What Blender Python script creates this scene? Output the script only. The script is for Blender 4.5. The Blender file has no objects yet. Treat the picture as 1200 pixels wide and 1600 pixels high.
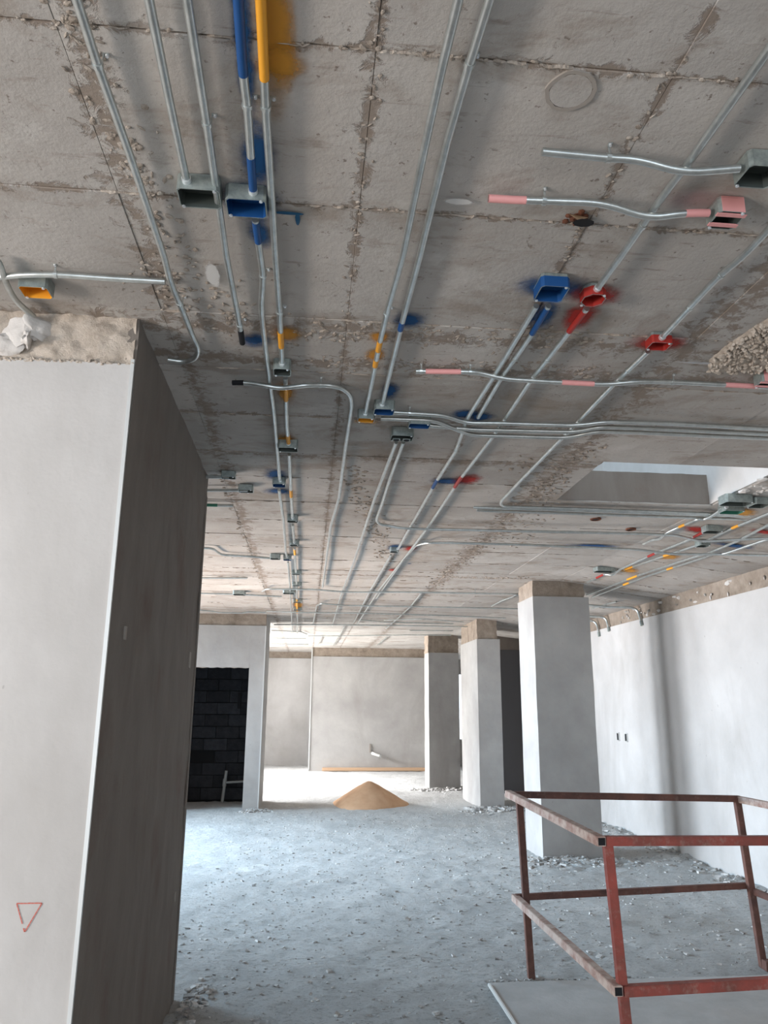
import bpy, bmesh, math, random
from mathutils import Vector, Matrix, noise
random.seed(7)
scene = bpy.context.scene
C = scene.collection

# ---------------------------------------------------------------- camera
cam_d = bpy.data.cameras.new('camera')
cam_d.sensor_fit = 'VERTICAL'
cam_d.sensor_height = 36.0
cam_d.lens = 36.0 * 1187.96 / 1600.0
cam_d.clip_start = 0.05
cam_d.clip_end = 200
cam = bpy.data.objects.new('camera', cam_d)
C.objects.link(cam)
r, u, b = ((0.99520878, -0.0974914, 0.00740963), (-0.03113966, -0.24421535, 0.96922092), (-0.09268116, -0.9648079, -0.24608111))
cam.matrix_world = Matrix(((r[0], u[0], b[0], 0), (r[1], u[1], b[1], 0), (r[2], u[2], b[2], 1.6), (0, 0, 0, 1)))
scene.camera = cam

# ---------------------------------------------------------------- world and daylight
w = bpy.data.worlds.new('sky'); scene.world = w; w.use_nodes = True
bg = w.node_tree.nodes['Background']
bg.inputs['Color'].default_value = (0.80, 0.90, 1.0, 1)
bg.inputs['Strength'].default_value = 2.2

def daylight(name, loc, aim, sx, sy, power, col, spread=180):
    d = bpy.data.lights.new(name, 'AREA'); d.shape = 'RECTANGLE'
    d.size = sx; d.size_y = sy; d.energy = power; d.color = col; d.spread = math.radians(spread)
    o = bpy.data.objects.new(name, d); C.objects.link(o)
    o.location = loc
    v = Vector(aim) - Vector(loc)
    o.rotation_euler = v.to_track_quat('-Z', 'Y').to_euler()
    return o
SKY = (0.50, 0.76, 1.0); GND = (1.0, 0.81, 0.68); NEU = (0.96, 0.97, 1.0)
# open side of the hall to the left, between the near wall and the doorway block
for yw, k in ((7.1, .4), (9.4, .85), (11.5, .55)):
    daylight('daylight_window_sky', (-4.35, yw, 2.2), (0.5, yw - .5, 0.1), 1.4, 1.5, 150 * k, SKY, 92)
    daylight('daylight_window_ground', (-4.35, yw, 0.7), (0.5, yw - .4, 2.7), 1.4, 1.2, 118 * k, GND, 92)
# open side of the far hall
daylight('daylight_far_sky', (-4.9, 17.4, 2.3), (-1.0, 17.2, -0.2), 4.6, 1.3, 520, NEU, 70)
daylight('daylight_far_ground', (-4.9, 17.4, 0.6), (-0.5, 17.4, 3.0), 5.0, 1.0, 330, (1, .96, .92), 80)
# opening left of and behind the viewer
daylight('daylight_near_left', (-5.2, -0.2, 1.1), (0, 1.2, 2.9), 2.0, .8, 225, (1, .87, .77))
daylight('daylight_near_left_sky', (-5.2, -0.4, 2.0), (0, 1.2, 0.6), 4.2, 1.6, 60, SKY)
daylight('daylight_behind_ground', (0.3, -4.6, 1.1), (0.0, 1, 3.0), 5.5, 1.6, 18, GND, 120)
daylight('daylight_behind_sky', (0.6, -4.6, 2.2), (0.8, 3.5, 0.0), 5.5, 1.2, 23, SKY, 100)
# stairwell roof light above the shaft opening
daylight('daylight_shaft', (0.7, 5.6, 5.3), (2.9, 5.0, 3.4), 1.2, 1.2, 34, SKY)

scene.view_settings.view_transform = 'Standard'
scene.view_settings.look = 'None'
scene.view_settings.gamma = 1
scene.view_settings.exposure = 0.2
scene.view_settings.use_curve_mapping = False

# ---------------------------------------------------------------- materials
def mat(name, col, rough=0.9, metal=0.0, spec=0.3):
    m = bpy.data.materials.new(name); m.use_nodes = True
    p = m.node_tree.nodes['Principled BSDF']
    p.inputs['Base Color'].default_value = (*col, 1)
    p.inputs['Roughness'].default_value = rough
    p.inputs['Metallic'].default_value = metal
    p.inputs['Specular IOR Level'].default_value = spec
    return m

class NB:
    """small node builder working in world position"""
    def __init__(s, m):
        s.t = m.node_tree; s.p = s.t.nodes['Principled BSDF']
        s.geo = s.t.nodes.new('ShaderNodeNewGeometry')
    def noise(s, scale, detail=4, rough=0.6, stretch=None, dist=0.0, vec=None):
        src = vec or s.geo.outputs['Position']
        if stretch:
            mp = s.t.nodes.new('ShaderNodeMapping'); mp.inputs['Scale'].default_value = stretch
            s.t.links.new(src, mp.inputs['Vector']); src = mp.outputs['Vector']
        n = s.t.nodes.new('ShaderNodeTexNoise')
        n.inputs['Scale'].default_value = scale; n.inputs['Detail'].default_value = detail
        n.inputs['Roughness'].default_value = rough; n.inputs['Distortion'].default_value = dist
        s.t.links.new(src, n.inputs['Vector'])
        return n.outputs['Fac']
    def ramp(s, fac, *stops):
        r_ = s.t.nodes.new('ShaderNodeValToRGB'); el = r_.color_ramp.elements
        while len(el) < len(stops): el.new(0.5)
        for e, (p_, c_) in zip(el, stops):
            e.position = p_
            e.color = (*c_, 1) if isinstance(c_, tuple) else (c_, c_, c_, 1)
        s.t.links.new(fac, r_.inputs['Fac'])
        return r_.outputs['Color']
    def mix(s, fac, a, b, mode='MIX'):
        m = s.t.nodes.new('ShaderNodeMix'); m.data_type = 'RGBA'; m.blend_type = mode
        for sock, v in ((m.inputs[0], fac), (m.inputs[6], a), (m.inputs[7], b)):
            if isinstance(v, (int, float)): sock.default_value = v
            elif isinstance(v, tuple): sock.default_value = (*v, 1)
            else: s.t.links.new(v, sock)
        return m.outputs[2]
    def color(s, c): s.t.links.new(c, s.p.inputs['Base Color'])
    def bump(s, h, strength=0.5, dist=0.01, chain=None):
        b_ = s.t.nodes.new('ShaderNodeBump')
        b_.inputs['Strength'].default_value = strength; b_.inputs['Distance'].default_value = dist
        s.t.links.new(h, b_.inputs['Height'])
        if chain is not None: s.t.links.new(chain, b_.inputs['Normal'])
        s.t.links.new(b_.outputs['Normal'], s.p.inputs['Normal'])
        return b_.outputs['Normal']
    def info(s):
        n = s.t.nodes.new('ShaderNodeObjectInfo'); return n.outputs['Random']

M = {}
# ceiling concrete: grey cast panels with brown grout stains and dark pits
m = M['ceiling'] = mat('cast_concrete', (.3, .28, .26), .88)
n = NB(m)
sep = n.t.nodes.new('ShaderNodeSeparateXYZ'); n.t.links.new(n.geo.outputs['Position'], sep.inputs[0])
def near_line(axis, c0, wid):
    """1 on the line axis = c0 falling to 0 at distance wid"""
    a_ = n.t.nodes.new('ShaderNodeMath'); a_.operation = 'SUBTRACT'; n.t.links.new(sep.outputs[axis], a_.inputs[0]); a_.inputs[1].default_value = c0
    b_ = n.t.nodes.new('ShaderNodeMath'); b_.operation = 'ABSOLUTE'; n.t.links.new(a_.outputs[0], b_.inputs[0])
    m_ = n.t.nodes.new('ShaderNodeMapRange'); m_.inputs['From Max'].default_value = wid; m_.inputs['To Min'].default_value = 1; m_.inputs['To Max'].default_value = 0
    n.t.links.new(b_.outputs[0], m_.inputs['Value']); return m_.outputs['Result']
base = n.ramp(n.noise(1.3, 5, .6), (.3, (.335, .312, .288)), (.72, (.47, .445, .418)))
tone = n.ramp(n.info(), (0, .88), (1, 1.08))
base = n.mix(1.0, base, tone, 'MULTIPLY')
st = n.ramp(n.noise(2.1, 7, .68, (1.0, 1.5, 1), .6), (.52, 0.0), (.64, .6))
base = n.mix(st, base, (.235, .19, .15))
stre = n.ramp(n.noise(9, 4, .7, (.5, 3.0, 1), .3), (.60, 0.0), (.70, .6))
base = n.mix(stre, base, (.21, .175, .145))
# grout run-outs along known formwork seams
acc = None
for ax, c0, wd in ((0, .11, .045), (0, .81, .04), (0, 1.53, .20), (0, -.56, .10), (1, 2.76, .14), (1, 3.05, .12), (1, 3.70, .05), (1, 4.35, .09), (1, 8.6, .1), (1, 1.41, .03), (1, 1.98, .03)):
    v_ = near_line(ax, c0, wd)
    if acc is None: acc = v_
    else:
        mx = n.t.nodes.new('ShaderNodeMath'); mx.operation = 'MAXIMUM'; n.t.links.new(acc, mx.inputs[0]); n.t.links.new(v_, mx.inputs[1]); acc = mx.outputs[0]
ad = n.t.nodes.new('ShaderNodeMath'); ad.operation = 'MULTIPLY_ADD'; n.t.links.new(acc, ad.inputs[0]); ad.inputs[1].default_value = .22
n.t.links.new(n.noise(16, 6, .75, (1, 1, 1), .5), ad.inputs[2])
run = n.ramp(ad.outputs[0], (.63, 0.0), (.72, .8))
base = n.mix(run, base, (.20, .155, .12))
pit = n.ramp(n.noise(38, 3, .6), (.67, 0.0), (.72, .8))
base = n.mix(pit, base, (.15, .12, .10))
pale = n.ramp(n.noise(3.4, 5, .7), (.58, 0.0), (.72, .5))
base = n.mix(pale, base, (.54, .525, .50))
n.color(base)
b1 = n.bump(n.noise(60, 6, .7), .35, .006)
b2 = n.bump(run, .5, -.006, b1)
n.bump(n.noise(7, 6, .65), .22, .02, b2)
m = M['joint'] = mat('slab_joint', (.30, .27, .24), .95)
m = M['crust'] = mat('grout_crust', (.33, .285, .24), .95); n = NB(m)
n.color(n.ramp(n.noise(25, 5), (.3, (.22, .18, .145)), (.7, (.44, .385, .33)))); n.bump(n.noise(90, 4), .6, .01)
# plaster
def plaster(name, lo, hi, sc=1.1):
    m = mat(name, lo, .85); n = NB(m)
    c_ = n.ramp(n.noise(sc, 6, .62), (.32, lo), (.70, hi))
    sm = n.ramp(n.noise(.8, 5, .6, (1.2, 1.2, .5), .8), (.50, 0.0), (.70, .5))
    c_ = n.mix(sm, c_, tuple(v * q_ for v, q_ in zip(lo, (.80, .77, .74))))
    pit = n.ramp(n.noise(30, 2, .5, (1, 1, .6)), (.74, 0.0), (.78, .35))
    n.color(n.mix(pit, c_, (.2, .18, .16)))
    b1 = n.bump(n.noise(85, 5, .7), .12, .004)
    n.bump(n.noise(3.2, 5, .6), .35, .02, b1)
    return m
M['plaster'] = plaster('grey_plaster', (.35, .34, .33), (.46, .45, .435))
M['plaster_pale'] = plaster('pale_plaster', (.44, .425, .41), (.56, .545, .53))
M['plaster_col'] = plaster('column_plaster', (.32, .31, .30), (.43, .42, .405), 1.6)
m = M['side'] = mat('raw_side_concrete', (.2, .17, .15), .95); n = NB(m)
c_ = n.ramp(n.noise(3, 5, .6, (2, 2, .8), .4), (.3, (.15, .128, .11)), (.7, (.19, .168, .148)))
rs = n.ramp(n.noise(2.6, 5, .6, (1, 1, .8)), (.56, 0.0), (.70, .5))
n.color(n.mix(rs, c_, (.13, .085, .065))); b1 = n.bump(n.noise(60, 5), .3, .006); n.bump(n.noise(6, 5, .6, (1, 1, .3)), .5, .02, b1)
m = M['band'] = mat('unplastered_band', (.38, .33, .28), .95); n = NB(m)
n.color(n.ramp(n.noise(6, 7, .7), (.3, (.20, .158, .122)), (.7, (.36, .30, .245)))); b1 = n.bump(n.noise(50, 6, .7), .6, .01); n.bump(n.noise(10, 5), .5, .03, b1)
m = M['mortar'] = mat('rough_mortar', (.42, .36, .30), .95); n = NB(m)
n.color(n.ramp(n.noise(14, 7, .7), (.3, (.35, .29, .235)), (.7, (.60, .525, .45)))); n.bump(n.noise(70, 6, .7), .7, .012)
m = M['gypsum'] = mat('pale_gypsum_mortar', (.55, .52, .49), .9); n = NB(m); n.bump(n.noise(30, 5), .5, .01)
# floor
m = M['floor'] = mat('dusty_floor', (.4, .41, .41), .95); n = NB(m)
c_ = n.ramp(n.noise(1.1, 6, .65), (.3, (.50, .50, .49)), (.7, (.66, .66, .645)))
f1 = n.ramp(n.noise(13, 6, .75, (1, 1.8, 1), .3), (.53, 0.0), (.66, .65))
c_ = n.mix(f1, c_, (.29, .28, .26))
f2 = n.ramp(n.noise(40, 5, .75, (1, 2.0, 1)), (.56, 0.0), (.64, .65))
c_ = n.mix(f2, c_, (.20, .19, .175))
f3 = n.ramp(n.noise(32, 4, .7), (.64, 0.0), (.72, .7))
c_ = n.mix(f3, c_, (.62, .62, .60))
wt = n.ramp(n.noise(.5, 5, .6), (.56, 0.0), (.70, .45))
n.color(n.mix(wt, c_, (.42, .385, .34)))
b1 = n.bump(n.noise(70, 6, .75), .7, .012); n.bump(n.noise(17, 7, .8, (1, 1.5, 1)), .9, .035, b1)
m = M['slab'] = mat('trowelled_concrete', (.36, .355, .35), .85); n = NB(m)
n.color(n.ramp(n.noise(4, 6, .65), (.3, (.36, .355, .345)), (.7, (.47, .465, .455)))); n.bump(n.noise(40, 5), .25, .006)
m = M['rubble'] = mat('concrete_rubble', (.4, .39, .38), .95); n = NB(m)
n.color(n.ramp(n.noise(9, 3), (.35, (.22, .21, .20)), (.65, (.62, .61, .59)))); n.bump(n.noise(90, 4), .5, .01)
m = M['sand'] = mat('orange_sand', (.62, .42, .27), .95); n = NB(m)
n.color(n.ramp(n.noise(5, 6), (.3, (.50, .30, .175)), (.7, (.60, .385, .24)))); n.bump(n.noise(110, 5, .7), .5, .008)
m = M['block'] = mat('shaded_block', (.12, .12, .125), .95); n = NB(m)  # colour lowered to carry the darkness of the unlit room
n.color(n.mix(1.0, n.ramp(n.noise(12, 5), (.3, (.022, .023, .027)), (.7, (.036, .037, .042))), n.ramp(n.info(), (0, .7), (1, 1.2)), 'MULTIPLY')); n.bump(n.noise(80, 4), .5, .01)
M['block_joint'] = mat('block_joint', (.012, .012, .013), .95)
m = M['galv'] = mat('galvanised_steel', (.62, .645, .63), .33, .85, .5); n = NB(m)
n.color(n.ramp(n.noise(18, 5, .7), (.3, (.42, .445, .435)), (.7, (.60, .625, .61))))
m = M['galv_box'] = mat('galvanised_box', (.34, .38, .37), .42, .55, .5); n = NB(m)
n.color(n.ramp(n.noise(30, 4, .7), (.3, (.20, .235, .225)), (.7, (.38, .42, .40))))
M['box_inside_shade'] = mat('box_inside_shade', (.075, .09, .085), .5, .4, .5)  # darkened metal: shade of the deep box put into its colour
M['shaded_render'] = mat('shaded_render', (.075, .075, .08), .9)  # wall plaster with the shade on its face put into the colour
M['zinc'] = mat('bright_zinc', (.80, .82, .84), .3, .7, .5)
M['bead'] = mat('corner_bead', (.62, .63, .62), .5, .5)
M['dark'] = mat('cavity_shade', (.012, .012, .014), .9)  # near-black standing in for shade inside holes and tube ends
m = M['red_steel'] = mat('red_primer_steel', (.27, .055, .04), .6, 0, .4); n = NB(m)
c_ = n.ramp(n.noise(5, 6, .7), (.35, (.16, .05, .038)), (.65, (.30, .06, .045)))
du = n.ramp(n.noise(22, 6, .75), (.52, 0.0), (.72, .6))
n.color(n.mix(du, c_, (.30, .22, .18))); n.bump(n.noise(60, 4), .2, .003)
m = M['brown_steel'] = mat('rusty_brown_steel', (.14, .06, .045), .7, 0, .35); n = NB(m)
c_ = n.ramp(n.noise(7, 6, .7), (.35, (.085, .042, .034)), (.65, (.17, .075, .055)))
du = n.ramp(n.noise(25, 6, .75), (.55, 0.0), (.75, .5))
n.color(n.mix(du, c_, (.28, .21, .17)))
m = M['dust_lit_steel'] = mat('dusty_lit_primer_steel', (.42, .31, .27), .8); n = NB(m)  # paler from dust and from side light worked into the colour
n.color(n.ramp(n.noise(14, 6, .7), (.35, (.30, .18, .15)), (.6, (.52, .43, .38))))
M['timber'] = mat('pale_timber', (.50, .34, .22), .8)
M['pvc'] = mat('white_plastic_pipe', (.66, .66, .64), .45)
M['pvc_dark'] = mat('grey_plastic_pipe', (.30, .30, .29), .55)
M['chalk'] = mat('red_chalk', (.50, .13, .10), .9)
M['rust'] = mat('rusty_edge', (.15, .06, .035), .9)
M['tan'] = mat('torn_paper', (.55, .40, .27), .9)
PAINT = {'blue': (.003, .055, .19), 'orange': (.70, .31, .02), 'red': (.30, .018, .012), 'pink': (.66, .30, .29), 'green': (.03, .16, .11)}
for k_, v in PAINT.items(): M['paint_' + k_] = mat(k_ + '_spray_paint', v, .55, 0, .4)
SPR = {'blue': ((.006, .065, .19), .95), 'orange': ((.52, .24, .03), .9), 'red': ((.36, .02, .015), .92), 'pinkfade': ((.42, .20, .19), .35),
       'blueline': ((.01, .08, .17), .95), 'white': ((.60, .60, .59), .75), 'greyline': ((.50, .52, .54), .6)}
def spray_mat(k, col, amt):
    m = mat(k + '_overspray', col, .9); n = NB(m); t = n.t
    tc = t.nodes.new('ShaderNodeTexCoord')
    vm = t.nodes.new('ShaderNodeVectorMath'); vm.operation = 'LENGTH'
    t.links.new(tc.outputs['Object'], vm.inputs[0])
    nz = n.noise(14, 5, .7)
    a = t.nodes.new('ShaderNodeMath'); a.operation = 'MULTIPLY_ADD'
    t.links.new(nz, a.inputs[0]); a.inputs[1].default_value = .9; t.links.new(vm.outputs['Value'], a.inputs[2])
    hard = k in ('blueline', 'greyline')
    mr = t.nodes.new('ShaderNodeMapRange'); mr.interpolation_type = 'SMOOTHSTEP'
    mr.inputs['From Min'].default_value = 1.38 if hard else .65; mr.inputs['From Max'].default_value = 1.45
    if k == 'white': mr.inputs['From Min'].default_value = 1.15
    mr.inputs['To Min'].default_value = amt; mr.inputs['To Max'].default_value = 0
    t.links.new(a.outputs[0], mr.inputs['Value']); t.links.new(mr.outputs['Result'], n.p.inputs['Alpha'])
    return m
for k_, (c0, a0) in SPR.items(): M['spray_' + k_] = spray_mat(k_, c0, a0)

# ---------------------------------------------------------------- helpers
def obj(name, bm, m, parent=None, smooth=False, loc=None):
    me = bpy.data.meshes.new(name)
    bm.normal_update(); bm.to_mesh(me); bm.free()
    me.materials.append(M[m] if isinstance(m, str) else m)
    if smooth:
        for p_ in me.polygons: p_.use_smooth = True
        me.set_sharp_from_angle(angle=math.radians(48))
    o = bpy.data.objects.new(name, me); C.objects.link(o)
    if loc is not None:
        me.transform(Matrix.Translation(-Vector(loc)))
        o.location = Vector(loc) - (Vector(parent.location) if parent else Vector((0, 0, 0)))
    elif parent:
        o.location = -Vector(parent.location)
    if parent: o.parent = parent
    return o
def empty(name, loc=(0, 0, 0)):
    o = bpy.data.objects.new(name, None); o.location = loc; o.empty_display_size = .1; C.objects.link(o); return o
def tag(o, label, cat, group=None, kind=None):
    o['label'] = label; o['category'] = cat
    if group: o['group'] = group
    if kind: o['kind'] = kind
    return o
def box(bm, x0, x1, y0, y1, z0, z1, bev=0.0, mtx=None):
    v = [bm.verts.new((x, y, z)) for x in (x0, x1) for y in (y0, y1) for z in (z0, z1)]
    fs = [(0, 1, 3, 2), (4, 6, 7, 5), (0, 4, 5, 1), (2, 3, 7, 6), (0, 2, 6, 4), (1, 5, 7, 3)]
    faces = [bm.faces.new([v[i] for i in f]) for f in fs]
    if bev:
        ed = {e for f in faces for e in f.edges}
        rr = bmesh.ops.bevel(bm, geom=list(ed), offset=bev, segments=2, affect='EDGES')
        v = list({vv for f in rr['faces'] for vv in f.verts} | {q for q in v if q.is_valid})
    if mtx is not None:
        bmesh.ops.transform(bm, matrix=mtx, verts=v)
    return v
def boxo(name, dims, m, parent=None, bev=0.0):
    bm = bmesh.new(); box(bm, *dims, bev=bev); return obj(name, bm, m, parent)
def rough_box(name, dims, m, parent, amp=.01, step=.04, seed=0, faces='y', edge_amp=0.0, freq=9, smooth=True):
    """box whose listed faces are subdivided and knocked about"""
    x0, x1, y0, y1, z0, z1 = dims
    nx = max(1, int((x1 - x0) / step)); ny = max(1, int((y1 - y0) / step)); nz = max(1, int((z1 - z0) / step))
    bm = bmesh.new(); ids = {}
    def P(i, j, k):
        key = (i, j, k)
        if key not in ids:
            v = Vector((x0 + (x1 - x0) * i / nx, y0 + (y1 - y0) * j / ny, z0 + (z1 - z0) * k / nz))
            d = noise.fractal(v * freq + Vector((seed, 0, 0)), .8, 2.2, 4)
            if 'y' in faces and j == 0: v.y -= d * amp + amp * .3
            if 'Y' in faces and j == ny: v.y += d * amp
            if 'x' in faces and i == 0: v.x -= d * amp
            if 'X' in faces and i == nx: v.x += d * amp
            if 'z' in faces and k == 0: v.z += noise.fractal(Vector((v.x, v.y, 0)) * 8 + Vector((seed, 3, 0)), .8, 2.2, 3) * edge_amp
            ids[key] = bm.verts.new(v)
        return ids[key]
    def quad(a, b_, c_, d_): bm.faces.new((P(*a), P(*b_), P(*c_), P(*d_)))
    for i in range(nx):
        for k in range(nz):
            quad((i, 0, k), (i + 1, 0, k), (i + 1, 0, k + 1), (i, 0, k + 1)); quad((i, ny, k), (i, ny, k + 1), (i + 1, ny, k + 1), (i + 1, ny, k))
    for j in range(ny):
        for k in range(nz):
            quad((0, j, k), (0, j, k + 1), (0, j + 1, k + 1), (0, j + 1, k)); quad((nx, j, k), (nx, j + 1, k), (nx, j + 1, k + 1), (nx, j, k + 1))
    for i in range(nx):
        for j in range(ny):
            quad((i, j, 0), (i, j + 1, 0), (i + 1, j + 1, 0), (i + 1, j, 0)); quad((i, j, nz), (i + 1, j, nz), (i + 1, j + 1, nz), (i, j + 1, nz))
    return obj(name, bm, m, parent, smooth)
def smooth_path(pts, rad=.05):
    pts = [Vector(p_) for p_ in pts]
    out = [pts[0]]
    for i in range(1, len(pts) - 1):
        a, p_, c_ = pts[i - 1], pts[i], pts[i + 1]
        d0 = (a - p_); d1 = (c_ - p_)
        if d0.length < 1e-5 or d1.length < 1e-5: continue
        if d0.angle(d1) > math.radians(177): out.append(p_); continue
        r0 = min(rad, d0.length * .48); r1 = min(rad, d1.length * .48)
        s = p_ + d0.normalized() * r0; e = p_ + d1.normalized() * r1
        for q in range(6):
            t = q / 5; out.append(s * (1 - t) ** 2 + p_ * 2 * t * (1 - t) + e * t * t)
    out.append(pts[-1]); return out
def tube(bm, path, r_, seg=10, cap=True, hollow=False):
    path = [Vector(p_) for p_ in path]; rings = []; n_ = len(path); up = Vector((0, 0, 1)); prev = None
    for i, p_ in enumerate(path):
        t = (path[min(i + 1, n_ - 1)] - path[max(i - 1, 0)]).normalized()
        if prev is None:
            a = t.cross(up) if abs(t.dot(up)) < .95 else t.cross(Vector((1, 0, 0)))
            a.normalize()
        else:
            a = (prev - t * prev.dot(t)).normalized()
        prev = a; b_ = t.cross(a)
        rings.append([bm.verts.new(p_ + (a * math.cos(2 * math.pi * k / seg) + b_ * math.sin(2 * math.pi * k / seg)) * r_) for k in range(seg)])
    for A, B in zip(rings, rings[1:]):
        for k in range(seg):
            bm.faces.new((A[k], A[(k + 1) % seg], B[(k + 1) % seg], B[k]))
    if cap:
        bm.faces.new(rings[0][::-1]); bm.faces.new(rings[-1])
    return rings
def lump(bm, c_, sx, sy, sz, seed=0, sub=1, rough=.35):
    rr = bmesh.ops.create_icosphere(bm, subdivisions=sub, radius=1)
    rot = Matrix.Rotation(random.random() * 6.28, 4, 'Z')
    for v in rr['verts']:
        d = 1 + rough * (noise.noise(v.co * 1.7 + Vector((seed * 3.1, 0, seed))))
        v.co = rot @ Vector((v.co.x * sx * d, v.co.y * sy * d, v.co.z * sz * d)) + Vector(c_)

H = 3.04
def cz(X): return H if X < 3.0 else max(2.88, H - (X - 3.0) * .125)

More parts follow.
